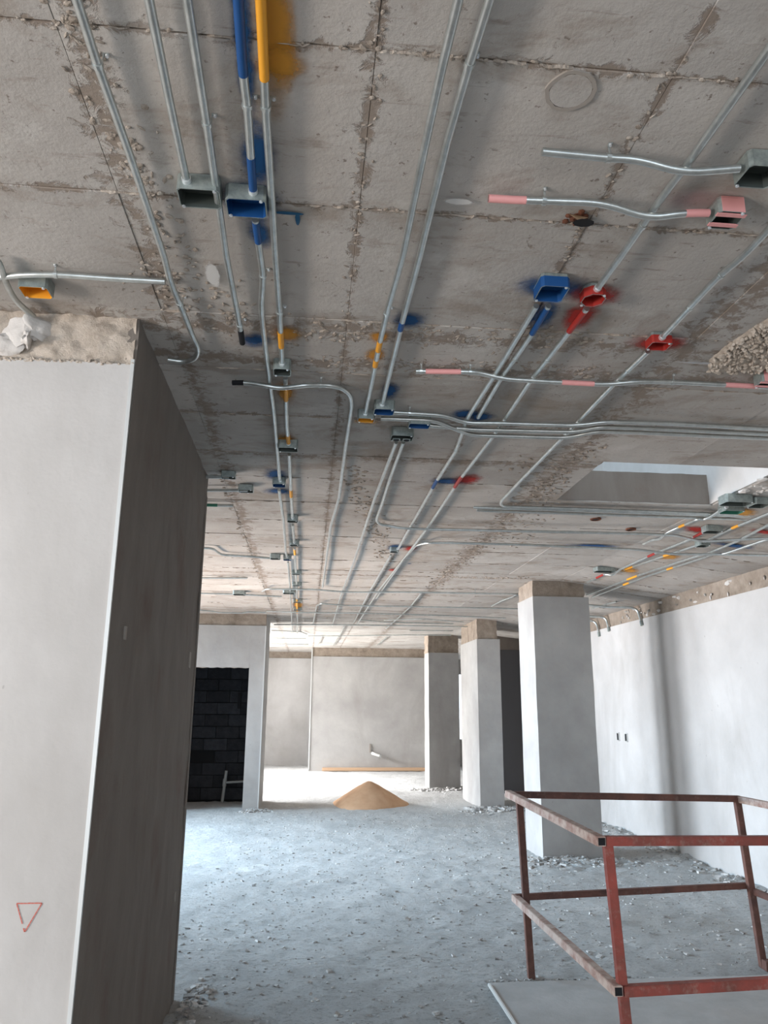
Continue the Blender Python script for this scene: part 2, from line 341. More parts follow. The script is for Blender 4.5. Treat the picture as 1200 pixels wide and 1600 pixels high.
CONDUITS = [
('galvanised conduit nearest the left wall, curling in above the wall head',[(-0.518,1.278,3.010),(-0.520,1.322,3.010),(-0.521,1.485,3.010),(-0.514,1.759,3.010),(-0.509,2.241,3.010),(-0.515,2.420,3.010),(-0.506,2.568,3.010),(-0.496,2.818,3.010),(-0.487,2.918,3.010),(-0.512,3.011,3.010),(-0.567,3.054,3.010),(-0.633,3.037,3.010)],[(-0.521,1.485,3.010),(-0.508,2.554,3.010)],[]),
('short galvanised conduit ending at the grey box left of the blue box',[(-0.372,1.263,3.010),(-0.371,1.306,3.010),(-0.376,1.564,3.010),(-0.379,1.885,3.010)],[],[]),
('galvanised conduit passing right of the grey box with a dark cut end',[(-0.295,1.255,3.010),(-0.292,1.298,3.010),(-0.296,1.645,3.010),(-0.307,2.219,3.010),(-0.303,2.706,3.010),(-0.305,2.846,3.010)],[(-0.296,1.645,3.010),(-0.302,2.696,3.010)],[('dark',(-0.305,2.732,3.010),(-0.305,2.857,3.010))]),
('blue-sprayed galvanised conduit ending at the near blue box, beside the orange-banded one',[(-0.190,1.244,3.010),(-0.187,1.287,3.010),(-0.193,1.481,3.010),(-0.190,1.578,3.010),(-0.198,1.907,3.010)],[(-0.189,1.574,3.010)],[('blue',(-0.189,1.258,3.010),(-0.193,1.481,3.010)),('blue',(-0.191,1.754,3.010),(-0.197,1.898,3.010))]),
('kinked galvanised conduit between the near blue box and the small blue box',[(-0.200,2.026,3.010),(-0.198,2.147,3.010),(-0.194,2.332,3.010),(-0.213,2.549,3.010),(-0.215,2.899,3.010),(-0.211,3.612,3.010),(-0.221,4.731,3.010),(-0.220,4.803,3.010)],[(-0.195,2.336,3.010)],[('blue',(-0.199,2.035,3.010),(-0.198,2.140,3.010))]),
('galvanised conduit left of the orange-banded line, beyond the small blue box',[(-0.235,5.004,3.010),(-0.232,5.895,3.010),(-0.248,7.272,3.010),(-0.243,7.436,3.010)],[(-0.232,5.434,3.010)],[]),
('far galvanised conduit left of the orange-banded line, past the small grey box pair',[(-0.240,7.715,3.010),(-0.258,9.427,3.010),(-0.295,12.064,3.010),(-0.341,15.592,3.010)],[],[]),
('galvanised conduit with orange bands at the top, right of the blue-sprayed one',[(-0.144,1.239,3.010),(-0.141,1.282,3.010),(-0.146,1.574,3.010),(-0.147,1.941,3.010),(-0.148,2.201,3.010),(-0.147,2.575,3.010),(-0.152,3.051,3.010)],[(-0.146,1.574,3.010),(-0.147,2.580,3.010)],[('orange',(-0.144,1.253,3.010),(-0.147,1.488,3.010)),('orange',(-0.152,2.731,3.010),(-0.152,2.863,3.010))]),
('orange-banded conduit section between the first two boxes of its line',[(-0.142,3.163,3.010),(-0.151,3.750,3.010),(-0.149,4.072,3.010)],[],[('orange',(-0.142,3.233,3.010),(-0.144,3.422,3.010)),('orange',(-0.150,3.915,3.010),(-0.148,4.061,3.010))]),
('galvanised conduit section between the second and third box of the orange-banded line',[(-0.149,4.242,3.010),(-0.156,5.125,3.010),(-0.159,5.800,3.010)],[],[('orange',(-0.157,4.995,3.010),(-0.157,5.175,3.010))]),
('short galvanised conduit section between the third and fourth box of the orange-banded line',[(-0.161,6.041,3.010),(-0.160,6.748,3.010)],[],[]),
('long far galvanised conduit at the end of the orange-banded line',[(-0.162,6.981,3.010),(-0.174,9.415,3.010),(-0.212,13.171,3.010),(-0.248,15.863,3.010)],[(-0.174,8.544,3.010),(-0.172,9.468,3.010)],[('orange',(-0.161,7.041,3.010),(-0.161,7.293,3.010)),('orange',(-0.187,10.542,3.010),(-0.204,12.223,3.010))]),
('conduit ending at the orange box, left one of the top middle pair',[(0.267,1.196,3.010),(0.265,1.240,3.010),(0.261,1.402,3.010),(0.260,1.676,3.010),(0.263,2.156,3.010),(0.249,2.531,3.010),(0.245,2.790,3.010),(0.245,2.968,3.010),(0.244,3.585,3.010)],[(0.248,2.545,3.010)],[('orange',(0.243,2.768,3.010),(0.244,2.853,3.010)),('orange',(0.245,2.937,3.010),(0.245,3.000,3.010))]),
('conduit ending at the blue box, right one of the top middle pair',[(0.328,1.190,3.010),(0.329,1.233,3.010),(0.321,1.401,3.010),(0.315,1.633,3.010),(0.318,2.150,3.010),(0.314,2.637,3.010),(0.316,3.425,3.010)],[(0.322,1.396,3.010)],[('blue',(0.315,2.601,3.010),(0.313,2.663,3.010))]),
('galvanised conduit entering the near red box from the top right corner',[(0.966,1.227,3.010),(0.970,1.298,3.010),(0.969,1.649,3.010),(0.962,1.801,3.010),(0.964,2.080,3.010),(0.960,2.312,3.010)],[(0.961,1.928,3.010)],[]),
('galvanised conduit leaving the near red box with a red-painted end',[(0.972,2.427,3.010),(0.967,2.600,3.010),(0.958,2.856,3.010),(0.948,3.038,3.010),(0.952,3.565,3.010),(0.952,3.846,3.010),(0.932,4.589,3.010),(0.937,5.944,3.010),(0.913,7.345,3.010),(0.858,9.534,3.010),(0.850,13.742,3.010)],[(0.958,2.856,3.010)],[('red',(0.972,2.445,3.010),(0.966,2.605,3.010)),('red',(0.932,4.547,3.010),(0.935,4.796,3.010))]),
('galvanised conduit entering the second red box from the right edge',[(1.350,1.812,3.010),(1.354,2.048,3.010),(1.337,2.163,3.010),(1.345,2.632,3.010)],[(1.337,2.163,3.010),(1.340,2.381,3.010)],[]),
('galvanised conduit leaving the second red box and turning into the cross bundle',[(1.341,2.735,3.010),(1.341,2.764,3.010),(1.331,3.043,3.010),(1.331,3.566,3.010),(1.325,4.541,3.010),(1.326,5.128,3.010),(1.366,5.250,3.010),(1.444,5.259,3.010),(1.924,5.254,3.010),(2.465,5.262,3.010),(2.980,5.275,3.010)],[(1.330,2.921,3.010)],[]),
('long left one of the close conduit pair from the large blue box',[(0.784,2.429,3.010),(0.775,3.004,3.010),(0.761,3.542,3.010),(0.800,4.070,3.010),(0.790,4.679,3.010),(0.793,5.963,3.010),(0.798,6.911,3.010)],[(0.799,4.048,3.010)],[('blue',(0.791,4.635,3.010),(0.793,4.829,3.010))]),
('short blue-ended right one of the close conduit pair from the large blue box',[(0.828,2.424,3.010),(0.829,2.631,3.010),(0.821,2.859,3.010),(0.811,3.034,3.010),(0.813,3.536,3.010)],[(0.821,2.859,3.010)],[('blue',(0.829,2.438,3.010),(0.828,2.637,3.010))]),
('far galvanised conduit beyond the small square grey box in the fan of lines',[(0.763,7.199,3.010),(0.751,9.720,3.010),(0.773,13.424,3.010)],[],[]),
('long galvanised conduit from the double-knockout box, left one of its pair',[(0.445,3.958,3.010),(0.429,5.085,3.010),(0.426,7.695,3.010),(0.400,10.195,3.010),(0.414,14.164,3.010)],[(0.431,5.002,3.010)],[]),
('galvanised conduit from the double-knockout box that bends sideways to the right',[(0.484,3.954,3.010),(0.484,4.630,3.010),(0.493,5.287,3.010),(0.495,5.780,3.010),(0.529,5.929,3.010),(0.608,5.943,3.005),(0.701,5.936,2.985),(0.938,5.951,2.985),(1.263,5.941,2.987),(2.692,5.897,2.987),(3.000,5.906,2.987),(3.243,5.954,2.950),(3.659,5.669,2.928),(3.889,5.529,2.899)],[(0.493,5.287,3.010)],[]),
('galvanised conduit running beside the red-marked line then bending right across the ceiling',[(0.894,10.311,3.010),(0.913,7.345,3.010),(0.940,6.715,3.010),(1.012,6.497,2.990),(1.188,6.459,2.987),(1.875,6.450,2.987),(2.971,6.533,2.987),(3.258,6.506,2.948),(3.521,6.300,2.915),(3.962,6.168,2.890),(4.205,6.007,2.859)],[],[]),
('looped galvanised conduit that crosses the orange-banded line and turns away down the ceiling',[(-0.383,3.247,3.010),(-0.305,3.238,3.010),(-0.225,3.219,2.990),(-0.160,3.228,2.985),(-0.065,3.193,2.990),(0.013,3.223,3.010),(0.100,3.234,3.010),(0.154,3.310,3.010),(0.171,3.449,3.010),(0.170,4.056,3.010),(0.178,5.150,3.010),(0.146,6.024,3.010),(0.144,9.368,3.010)],[(0.013,3.223,3.010),(0.151,6.543,3.010)],[('dark',(-0.383,3.247,3.010),(-0.331,3.241,3.010))]),
('pink-banded galvanised conduit crossing to the right edge ahead of the cross bundle',[(0.426,3.031,3.010),(0.668,3.010,3.010),(0.713,3.018,3.010),(0.813,3.023,2.990),(0.993,3.018,2.985),(1.284,3.019,2.985),(1.406,2.993,2.995),(1.580,3.014,3.010),(1.988,3.017,3.010)],[(0.661,3.004,3.010),(0.449,3.028,3.010),(1.580,3.014,3.010)],[('pink',(0.468,3.026,3.010),(0.621,3.015,3.010)),('pink',(1.072,3.080,3.010),(1.219,3.077,3.010)),('pink',(1.829,3.014,3.010),(1.983,3.018,3.010))]),
('nearest galvanised conduit of the three-line cross bundle',[(0.372,3.518,3.010),(0.642,3.530,3.010),(0.754,3.572,2.990),(0.905,3.541,2.985),(1.317,3.529,2.985),(1.452,3.485,2.995),(1.818,3.509,3.010),(2.335,3.523,3.010),(2.560,3.525,3.010)],[(0.462,3.516,3.010)],[]),
('farthest galvanised conduit of the three-line cross bundle',[(0.327,3.611,3.010),(0.605,3.605,3.010),(0.715,3.660,2.990),(0.821,3.731,2.985),(1.335,3.710,2.985),(1.454,3.625,2.995),(1.711,3.655,3.010),(2.420,3.661,3.010),(2.653,3.664,3.010)],[],[]),
('middle galvanised conduit of the three-line cross bundle',[(0.591,3.681,3.010),(0.799,3.660,2.990),(1.349,3.619,2.985),(1.446,3.559,2.995),(1.683,3.590,3.010),(2.380,3.595,3.010),(2.608,3.598,3.010)],[],[]),
('short galvanised conduit at top right with a dip, ending at the unpainted box',[(0.568,1.653,3.010),(0.749,1.658,3.010),(0.830,1.654,3.010),(0.952,1.656,2.980),(1.103,1.641,2.995)],[(0.749,1.658,3.010)],[]),
('pink-ended short galvanised conduit with a dip, ending at the pink box',[(0.472,1.854,3.010),(0.541,1.853,3.010),(0.806,1.838,3.010),(0.945,1.853,2.980),(1.041,1.832,2.990),(1.122,1.837,3.000)],[(0.633,1.848,3.010)],[('pink',(0.472,1.854,3.010),(0.581,1.851,3.010)),('pink',(1.048,1.863,3.010),(1.130,1.851,3.010))]),
('galvanised conduit crossing the left corner of the ceiling above the orange box',[(-1.233,2.479,3.010),(-1.092,2.443,3.010),(-1.014,2.418,3.010),(-0.896,2.405,3.010),(-0.722,2.410,3.010),(-0.533,2.410,3.010)],[(-0.896,2.405,3.010)],[]),
('short bent galvanised conduit dropping into the mortar on top of the left wall',[(-1.062,2.331,3.010),(-1.061,2.361,3.010),(-1.085,2.471,3.010),(-1.098,2.588,3.010),(-1.084,2.665,3.010),(-1.072,2.712,3.010)],[],[]),
('galvanised conduit just beyond the shaft opening, upper of the two close lines',[(1.171,5.312,3.010),(1.744,5.296,3.010),(2.421,5.307,3.010),(3.011,5.305,3.009)],[],[]),
('galvanised conduit just beyond the shaft opening, lower of the two close lines',[(1.210,5.383,3.010),(1.384,5.400,3.010),(1.773,5.389,3.010),(2.462,5.402,3.010),(3.052,5.381,3.003)],[],[]),
('long galvanised conduit crossing low over the far fan of lines',[(-0.609,9.693,2.985),(-0.541,9.462,2.985),(0.074,9.425,2.985),(0.426,9.630,2.990),(1.242,9.472,2.985),(2.595,9.441,2.985)],[(2.082,9.756,3.010)],[]),
('short angled galvanised conduit stub beside the big column head',[(2.667,9.549,3.010),(2.679,9.911,3.010),(2.631,10.242,3.010),(2.630,10.877,3.010)],[],[]),
('far galvanised conduit turning beside the middle of the far ceiling',[(0.059,13.877,3.010),(0.095,11.201,3.010),(0.145,10.794,2.987),(0.516,10.952,2.987),(1.574,10.934,2.987),(2.952,10.944,2.987)],[],[]),
('far diagonal galvanised conduit with a kink, right of the fan of lines',[(1.427,9.735,3.010),(1.470,11.136,3.010),(1.468,12.404,3.010),(1.454,13.984,3.010),(1.444,14.474,3.010)],[],[]),
('far cross conduit in front of the far wall, upper one',[(-0.639,13.863,2.985),(0.332,13.696,2.985),(1.326,13.639,2.985),(2.720,13.628,2.985)],[],[]),
('far cross conduit in front of the far wall, lower one',[(-0.017,16.136,2.985),(1.294,15.742,2.985),(2.027,15.459,2.985),(2.371,15.395,2.985)],[],[]),
('short far diagonal conduit near the far wall head',[(0.643,14.244,3.010),(0.601,19.050,3.010)],[],[]),
('short far conduit just left of the far wall centre',[(0.264,16.220,3.010),(0.218,18.710,3.010)],[],[]),
('far cross conduit close to the far left corner',[(-0.748,15.252,3.010),(-0.172,15.422,3.010),(-0.045,15.973,3.010)],[],[]),
('far diagonal conduit right of the far wall centre',[(1.655,16.436,3.010),(1.646,18.842,3.010)],[],[]),
('far cross conduit just beyond the low one over the fan of lines',[(-0.683,12.042,3.010),(-0.143,11.911,2.985),(0.750,11.852,2.985),(2.185,11.970,2.985),(3.179,12.201,2.988)],[],[]),
('far cross conduit in front of the middle column head',[(1.248,12.841,2.990),(1.858,12.540,2.990),(2.624,12.918,2.990)],[],[]),
('short far conduit in the far left corner, upper of the stack',[(-0.830,17.065,3.010),(-0.073,17.092,3.010)],[],[]),
('short far conduit in the far left corner, lower of the stack',[(-0.905,18.728,3.010),(-0.014,18.755,3.010)],[],[]),
('far conduit crossing just ahead of the middle column, over the ledge',[(0.824,12.998,3.010),(1.296,13.335,3.010),(2.046,13.425,3.010)],[],[]),
('thin conduit along the shade right of the far diagonal one',[(1.937,14.774,3.010),(2.279,14.713,3.010)],[],[]),
('pale conduit with a slight sag in front of the doorway wall head',[(-1.726,12.041,3.010),(-1.517,12.176,3.010),(-1.435,12.163,2.990),(-1.060,12.189,2.990),(-0.980,12.175,3.010),(-0.692,12.215,3.010)],[],[]),
('short galvanised conduit seen past the left wall edge, nearest of the left cluster',[(-0.707,4.762,3.010),(-0.544,4.749,3.010)],[],[]),
('dark galvanised conduit past the left wall edge, second of the left cluster',[(-0.757,5.085,3.010),(-0.448,5.047,3.010)],[],[]),
('greenish conduit past the left wall edge, third of the left cluster',[(-0.810,5.488,3.010),(-0.587,5.479,3.010)],[],[('green',(-0.782,5.485,3.010),(-0.699,5.483,3.010))]),
('galvanised conduit with an offset bend running to the small grey box left of the fan',[(-1.021,7.096,3.010),(-0.923,7.113,3.010),(-0.904,7.265,3.010),(-0.873,7.422,3.010),(-0.628,7.455,3.010),(-0.419,7.528,3.010)],[],[]),
('thin far conduit past the left wall edge beyond the offset one',[(-1.254,8.879,3.010),(-0.729,8.804,3.010)],[],[]),
('far conduit past the left wall edge leading to the small white box',[(-1.456,10.169,3.010),(-1.006,10.162,3.010)],[],[]),
('far conduit right of the small white box left of the fan',[(-0.875,10.203,3.010),(-0.558,10.278,3.010),(-0.389,10.315,3.010)],[],[]),
('kinked galvanised conduit leading up to the boxes under the shaft corner',[(2.940,6.390,3.010),(2.942,6.199,3.010),(2.954,6.104,2.990),(2.895,5.860,2.990),(2.943,5.729,3.010),(2.914,5.364,2.990),(2.972,5.378,2.990),(2.972,5.235,2.990),(2.970,5.102,3.010)],[],[('orange',(2.947,5.706,3.010),(2.945,5.594,3.010))]),
('kinked red-banded galvanised conduit running from the big column to a grey coupling box',[(3.168,8.435,2.989),(3.159,7.863,2.990),(3.210,7.781,2.964),(3.157,7.428,2.970),(3.180,6.659,2.987),(3.196,6.077,2.985),(3.176,5.766,2.988)],[],[('red',(3.168,8.113,2.989),(3.166,7.899,2.989)),('red',(3.190,5.953,2.986),(3.177,5.789,2.988)),('red',(3.178,6.818,2.988),(3.181,6.674,2.987))]),
('orange-banded galvanised conduit, second line up from the right wall group',[(3.230,7.519,2.981),(3.290,6.698,2.974),(3.336,6.162,2.968),(3.293,5.616,2.973),(3.299,5.182,2.973),(3.298,4.844,2.973)],[],[('orange',(3.229,7.500,2.981),(3.236,7.324,2.980)),('orange',(3.292,6.728,2.973),(3.304,6.624,2.972)),('orange',(3.288,5.550,2.974),(3.297,5.456,2.973))]),
('orange-banded left one of the close conduit pair beside the big column head',[(3.448,9.206,2.954),(3.454,7.641,2.953),(3.510,6.619,2.946),(3.536,6.323,2.943),(3.519,5.895,2.945),(3.453,5.330,2.953),(3.415,4.954,2.958)],[],[('orange',(3.450,7.965,2.954),(3.453,7.704,2.953))]),
('right one of the close conduit pair beside the big column head',[(3.542,9.283,2.942),(3.531,7.738,2.944),(3.565,7.010,2.939),(3.587,6.557,2.937),(3.533,6.342,2.923),(3.615,6.278,2.913),(3.670,5.686,2.926),(3.673,5.356,2.926)],[],[('orange',(3.540,8.271,2.942),(3.539,8.107,2.943)),('orange',(3.550,7.224,2.941),(3.559,7.105,2.940))]),
('short galvanised conduit behind the big column beside the right wall',[(3.850,10.115,2.904),(3.863,9.683,2.902),(3.881,9.340,2.900)],[],[]),
]
BOXES = [
('grey galvanised box in line with the conduit left of the near blue box',(-0.348,1.913,2.990),(0.118, 0.085, 0.05),'none'),
('open metal box sprayed blue inside, nearest on the blue conduit',(-0.219,1.942,2.990),(0.115, 0.085, 0.05),'blue'),
('small dark box, first on the orange-banded line',(-0.152,3.060,2.990),(0.075, 0.075, 0.05),'none'),
('small dark box with an orange smear, second on the orange-banded line',(-0.152,4.092,2.990),(0.11, 0.08, 0.05),'none'),
('small box sprayed blue with blue overspray, left of the orange-banded line',(-0.228,4.825,2.990),(0.085, 0.085, 0.05),'blue'),
('small grey box, third on the orange-banded line',(-0.159,5.835,2.990),(0.085, 0.07, 0.05),'none'),
('small grey box, fourth on the orange-banded line',(-0.159,6.765,2.990),(0.085, 0.07, 0.05),'none'),
('small bluish box beside the grey one left of the orange-banded line',(-0.240,7.483,2.990),(0.08, 0.08, 0.05),'blue'),
('small open grey box at the end of the offset conduit',(-0.358,7.448,2.990),(0.1, 0.08, 0.05),'none'),
('box sprayed orange at the end of the left conduit of the top middle pair',(0.250,3.586,2.990),(0.085, 0.06, 0.05),'orange'),
('box sprayed blue at the end of the right conduit of the top middle pair',(0.329,3.464,2.990),(0.1, 0.08, 0.05),'blue'),
('box sprayed blue beside the start of the cross bundle, right of the double-knockout box',(0.527,3.635,2.990),(0.11, 0.07, 0.05),'blue'),
('grey box with two dark knockouts between cross bundle and fan',(0.461,3.827,2.990),(0.12, 0.09, 0.05),'knockout'),
('large open box sprayed bright blue above the close conduit pair',(0.800,2.304,2.990),(0.1, 0.105, 0.05),'blue'),
('open octagonal box sprayed red, nearest red one',(0.962,2.338,2.995),(0.08, 0.085, 0.045),'red'),
('open box sprayed red, farther and more to the right of the two red ones',(1.350,2.652,2.995),(0.085, 0.07, 0.045),'red'),
('unpainted open box at the top right edge',(1.168,1.658,2.990),(0.1, 0.09, 0.05),'none'),
('open box with pink-sprayed straps near the right edge',(1.181,1.847,2.990),(0.085, 0.085, 0.05),'pink'),
('pink-sprayed box cut by the right edge at the end of the pink-banded conduit',(1.978,2.944,2.990),(0.075, 0.075, 0.05),'pink'),
('small square grey box in the fan of lines',(0.765,6.938,2.990),(0.08, 0.08, 0.05),'none'),
('box sprayed orange behind the mortar on top of the left wall',(-0.988,2.493,2.990),(0.1, 0.08, 0.05),'orange'),
('grey box under the corner of the shaft opening, upper of the cluster',(2.934,4.865,2.980),(0.2, 0.12, 0.06),'none'),
('greenish box below the shaft corner cluster, lower one',(3.040,5.109,2.985),(0.16, 0.1, 0.05),'green'),
('small grey box at the right end of the shaft corner cluster',(3.112,4.880,2.976),(0.12, 0.12, 0.05),'none'),
('grey coupling box at the end of the red-banded kinked conduit',(3.191,5.666,2.966),(0.14, 0.1, 0.05),'none'),
('small grey coupling box among the crossing lines near the right wall',(3.344,6.114,2.947),(0.1, 0.1, 0.05),'none'),
('long flat dark box between the big column head and the kinked conduit',(3.085,7.675,2.984),(0.22, 0.12, 0.045),'none'),
('small white box on the far left part of the ceiling',(-0.930,10.068,2.990),(0.16, 0.14, 0.05),'none'),
('dark box at the end of the nearest conduit past the left wall edge',(-0.545,4.723,3.000),(0.09, 0.06, 0.04),'none'),
('dark box at the end of the second conduit past the left wall edge',(-0.459,5.029,3.000),(0.1, 0.08, 0.04),'none'),
('tiny dark box on the orange-banded line, nearest of its last four',(-0.162,8.365,2.995),(0.11, 0.07, 0.045),'none'),
('tiny dark box on the orange-banded line, second of its last four',(-0.168,9.210,2.995),(0.11, 0.07, 0.045),'none'),
('tiny dark box on the orange-banded line, third of its last four',(-0.179,10.766,2.995),(0.13, 0.09, 0.045),'none'),
('tiny dark box on the orange-banded line, farthest of its last four',(-0.190,11.670,2.995),(0.13, 0.09, 0.045),'none'),
('small bluish box far along the line left of the orange bands',(-0.275,9.850,2.990),(0.16, 0.14, 0.05),'none'),
]
SPRAYS = [
('orange',(-0.117,1.346,3.032),(0.035, 0.2)),
('orange',(-0.109,1.460,3.032),(0.045, 0.04)),
('blue',(-0.189,1.386,3.032),(0.018, 0.2)),
('blue',(-0.177,1.779,3.032),(0.04, 0.1)),
('blue',(-0.211,1.972,3.032),(0.075, 0.07)),
('blue',(-0.196,2.128,3.032),(0.03, 0.07)),
('blueline',(-0.105,2.018,3.032),(0.04, 0.006)),
('blueline',(-0.075,2.043,3.032),(0.006, 0.025)),
('orange',(-0.130,2.798,3.032),(0.045, 0.05)),
('orange',(-0.148,3.374,3.032),(0.035, 0.1)),
('orange',(-0.168,4.083,3.032),(0.05, 0.09)),
('blue',(-0.251,4.736,3.032),(0.06, 0.1)),
('blue',(-0.245,5.132,3.032),(0.08, 0.06)),
('orange',(0.241,2.778,3.032),(0.03, 0.04)),
('orange',(0.239,2.941,3.032),(0.035, 0.05)),
('blue',(0.345,2.624,3.032),(0.05, 0.05)),
('blue',(0.342,3.317,3.032),(0.035, 0.08)),
('orange',(0.263,3.721,3.032),(0.06, 0.03)),
('blue',(0.755,3.555,3.032),(0.06, 0.05)),
('blue',(0.840,3.581,3.032),(0.05, 0.05)),
('blue',(0.878,4.742,3.032),(0.1, 0.06)),
('red',(0.994,4.684,3.032),(0.07, 0.09)),
('blue',(0.814,2.340,3.032),(0.1, 0.06)),
('blue',(0.844,2.529,3.032),(0.04, 0.09)),
('red',(0.985,2.373,3.032),(0.075, 0.055)),
('red',(0.981,2.528,3.032),(0.05, 0.085)),
('red',(1.373,2.695,3.032),(0.1, 0.05)),
('pinkfade',(1.094,1.823,3.032),(0.1, 0.04)),
('blue',(2.561,6.634,3.032),(0.2, 0.06)),
('red',(0.915,6.974,3.032),(0.05, 0.1)),
('blue',(0.777,6.933,3.032),(0.06, 0.1)),
('orange',(3.322,7.605,2.992),(0.07, 0.1)),
('orange',(3.380,6.806,2.984),(0.07, 0.1)),
('orange',(3.174,5.192,3.010),(0.08, 0.08)),
('red',(3.139,5.794,3.015),(0.1, 0.08)),
('blue',(3.606,6.096,2.956),(0.14, 0.05)),
('red',(3.583,5.584,2.959),(0.1, 0.05)),
('white',(-0.368,2.379,3.032),(0.022, 0.07)),
('white',(0.394,1.901,3.032),(0.04, 0.012)),
('greyline',(1.644,2.849,3.032),(0.09, 0.008)),
('red',(0.878,8.143,3.032),(0.04, 0.06)),
('blue',(1.015,7.735,3.032),(0.02, 0.02)),
('orange',(-0.178,11.344,3.032),(0.06, 0.3)),
('blue',(-0.257,2.851,3.032),(0.05, 0.05)),
]

# ================================================================ structure
# ---- floor: one uneven sheet with real relief
bm = bmesh.new()
def floor_z(x, y):
    v = Vector((x, y, 0))
    z = .016 * noise.fractal(v * 1.1, .8, 2.1, 5) + .010 * noise.fractal(v * 5.5 + Vector((9, 2, 0)), .7, 2.2, 4)
    for (cx, cy, s, h) in ((2.9, 8.45, .5, .05), (3.0, 12.7, .4, .05), (-.7, 12.7, .3, .03), (2.8, 15.8, .5, .03), (4.1, 8.6, .45, .05), (4.1, 10.5, .5, .06), (-.62, 4.6, .35, .03)):
        z += h * math.exp(-((x - cx) ** 2 + (y - cy) ** 2) / s ** 2) * (.6 + .8 * noise.noise(v * 9))
    return z - .012
XS = [-6 + .04 * i for i in range(125)] + []
xs = [-6 + .25 * i for i in range(18)]; x = xs[-1]
while x < 4.6: x += .035 if x < 4.4 else .1; xs.append(x)
while x < 7.2: x += .3; xs.append(x)
ys = []; y = -5.0
while y < 23: ys.append(y); y += .5 if y < 3.0 else (.03 if y < 6 else .04 + (y - 6) * .006)
g = [[bm.verts.new((x, y, floor_z(x, y))) for x in xs] for y in ys]
for j in range(len(ys) - 1):
    for i in range(len(xs) - 1):
        bm.faces.new((g[j][i], g[j][i + 1], g[j + 1][i + 1], g[j + 1][i]))
floor = obj('floor', bm, 'floor', smooth=True); floor['kind'] = 'structure'
bm = bmesh.new(); box(bm, -6, 7.2, -5, 23, -.25, -.09); obj('floor_base', bm, 'slab', floor)

# ---- ceiling slab with the shaft opening, cast panels below it
HX0, HX1, HY0, HY1 = 1.74, 2.90, 4.25, 5.15
ceiling = empty('ceiling', (0, 0, H)); ceiling['kind'] = 'structure'
bm = bmesh.new()
for (x0, x1, y0, y1) in ((-6, HX0 - .05, -5, 23), (HX0 - .05, HX1 + .05, -5, HY0 - .02), (HX0 - .05, HX1 + .05, HY1 + .05, 23), (HX1 + .05, 7.2, -5, 23)):
    box(bm, x0, x1, y0, y1, H + .006, H + .23)
obj('slab', bm, 'joint', ceiling)
xe = [-.594 + .703 * i for i in range(-8, 12)]
ye = [.86 - .58 * 2, .86 - .58, .86, 1.41, 1.98, 2.665, 3.15, 3.70, 4.31, 4.80, 5.42, 6.0, 6.57, 7.09, 7.70]
while ye[-1] < 22.6: ye.append(ye[-1] + .60)
ye = [-4.9, -3.7, -2.5, -1.3] + ye
def zb(x, y): return cz(x) - H
def panel(x0, x1, y0, y1, dz, name='ceiling_panel', parent=ceiling):
    if x1 - x0 < .03 or y1 - y0 < .03: return
    bm = bmesh.new(); ring = []
    def side(a, b_, n_): return [a + (b_ - a) * i / n_ for i in range(n_)]
    pts = [(x, y0) for x in side(x0, x1, 5)] + [(x1, y) for y in side(y0, y1, 4)] + [(x, y1) for x in side(x1, x0, 5)] + [(x0, y) for y in side(y1, y0, 4)]
    cxm, cym = (x0 + x1) / 2, (y0 + y1) / 2
    low, mid, top = [], [], []
    for (x, y) in pts:
        jx, jy = random.uniform(-.0004, .0005), random.uniform(-.002, .0022)
        sx = -1 if x > cxm else 1; sy = -1 if y > cym else 1
        px, py = x + sx * abs(jx), y + sy * abs(jy)
        zz = cz(px)
        low.append(bm.verts.new((px + sx * .0012, py + sy * .002, zz + dz))); mid.append(bm.verts.new((px, py, zz + dz + .003))); top.append(bm.verts.new((px, py, H + .012)))
    k = len(pts)
    for A, B in ((low, mid), (mid, top)):
        for i in range(k): bm.faces.new((A[i], B[i], B[(i + 1) % k], A[(i + 1) % k]))
    bm.faces.new(low)
    o = obj(name, bm, 'ceiling', parent, loc=(cxm, cym, H))
    return o
far_bm = bmesh.new(); count = 0
for j in range(len(ye) - 1):
    for i in range(len(xe) - 1):
        x0, x1, y0, y1 = xe[i] - .0002, xe[i + 1] + .0002, ye[j] + .0006, ye[j + 1] - .0006
        if x1 > 7.2: continue
        if x1 < HX0 or x0 > HX1 or y1 < HY0 or y0 > HY1: rects = [(x0, x1, y0, y1)]
        else:
            rects = [(x0, x1, y0, min(y1, HY0)), (x0, x1, max(y0, HY1), y1)]
            a, b_ = max(y0, HY0), min(y1, HY1)
            rects += [(x0, min(x1, HX0), a, b_), (max(x0, HX1), x1, a, b_)]
        vis = y1 > 1.0 and y0 < 14.5 and x0 > -2.2 - max(0, y0 - 9) * .3 and x1 < min(4.9, .25 + y1 * .62) + .75 and not (x1 < -.69 and y1 < 4.3)
        for rct in rects:
            if vis and count < 298:
                dz = random.uniform(-.0035, .0015)
                if panel(*rct, dz): count += 1
            else:
                a0, a1, b0, b1 = rct
                if a1 - a0 < .02 or b1 - b0 < .02: continue
                dz = random.uniform(-.003, .0015)
                vv = [far_bm.verts.new(q) for q in ((a0, b0, cz(a0) + dz), (a0, b1, cz(a0) + dz), (a1, b1, cz(a1) + dz), (a1, b0, cz(a1) + dz))]
                tt = [far_bm.verts.new((q.co.x, q.co.y, H + .012)) for q in vv]
                far_bm.faces.new(vv)
                for q in range(4): far_bm.faces.new((vv[q], tt[q], tt[(q + 1) % 4], vv[(q + 1) % 4]))
fp = obj('ceiling_panels_beyond', far_bm, 'ceiling', ceiling); fp.name = 'distant_panel_field'; fp['kind'] = 'stuff'

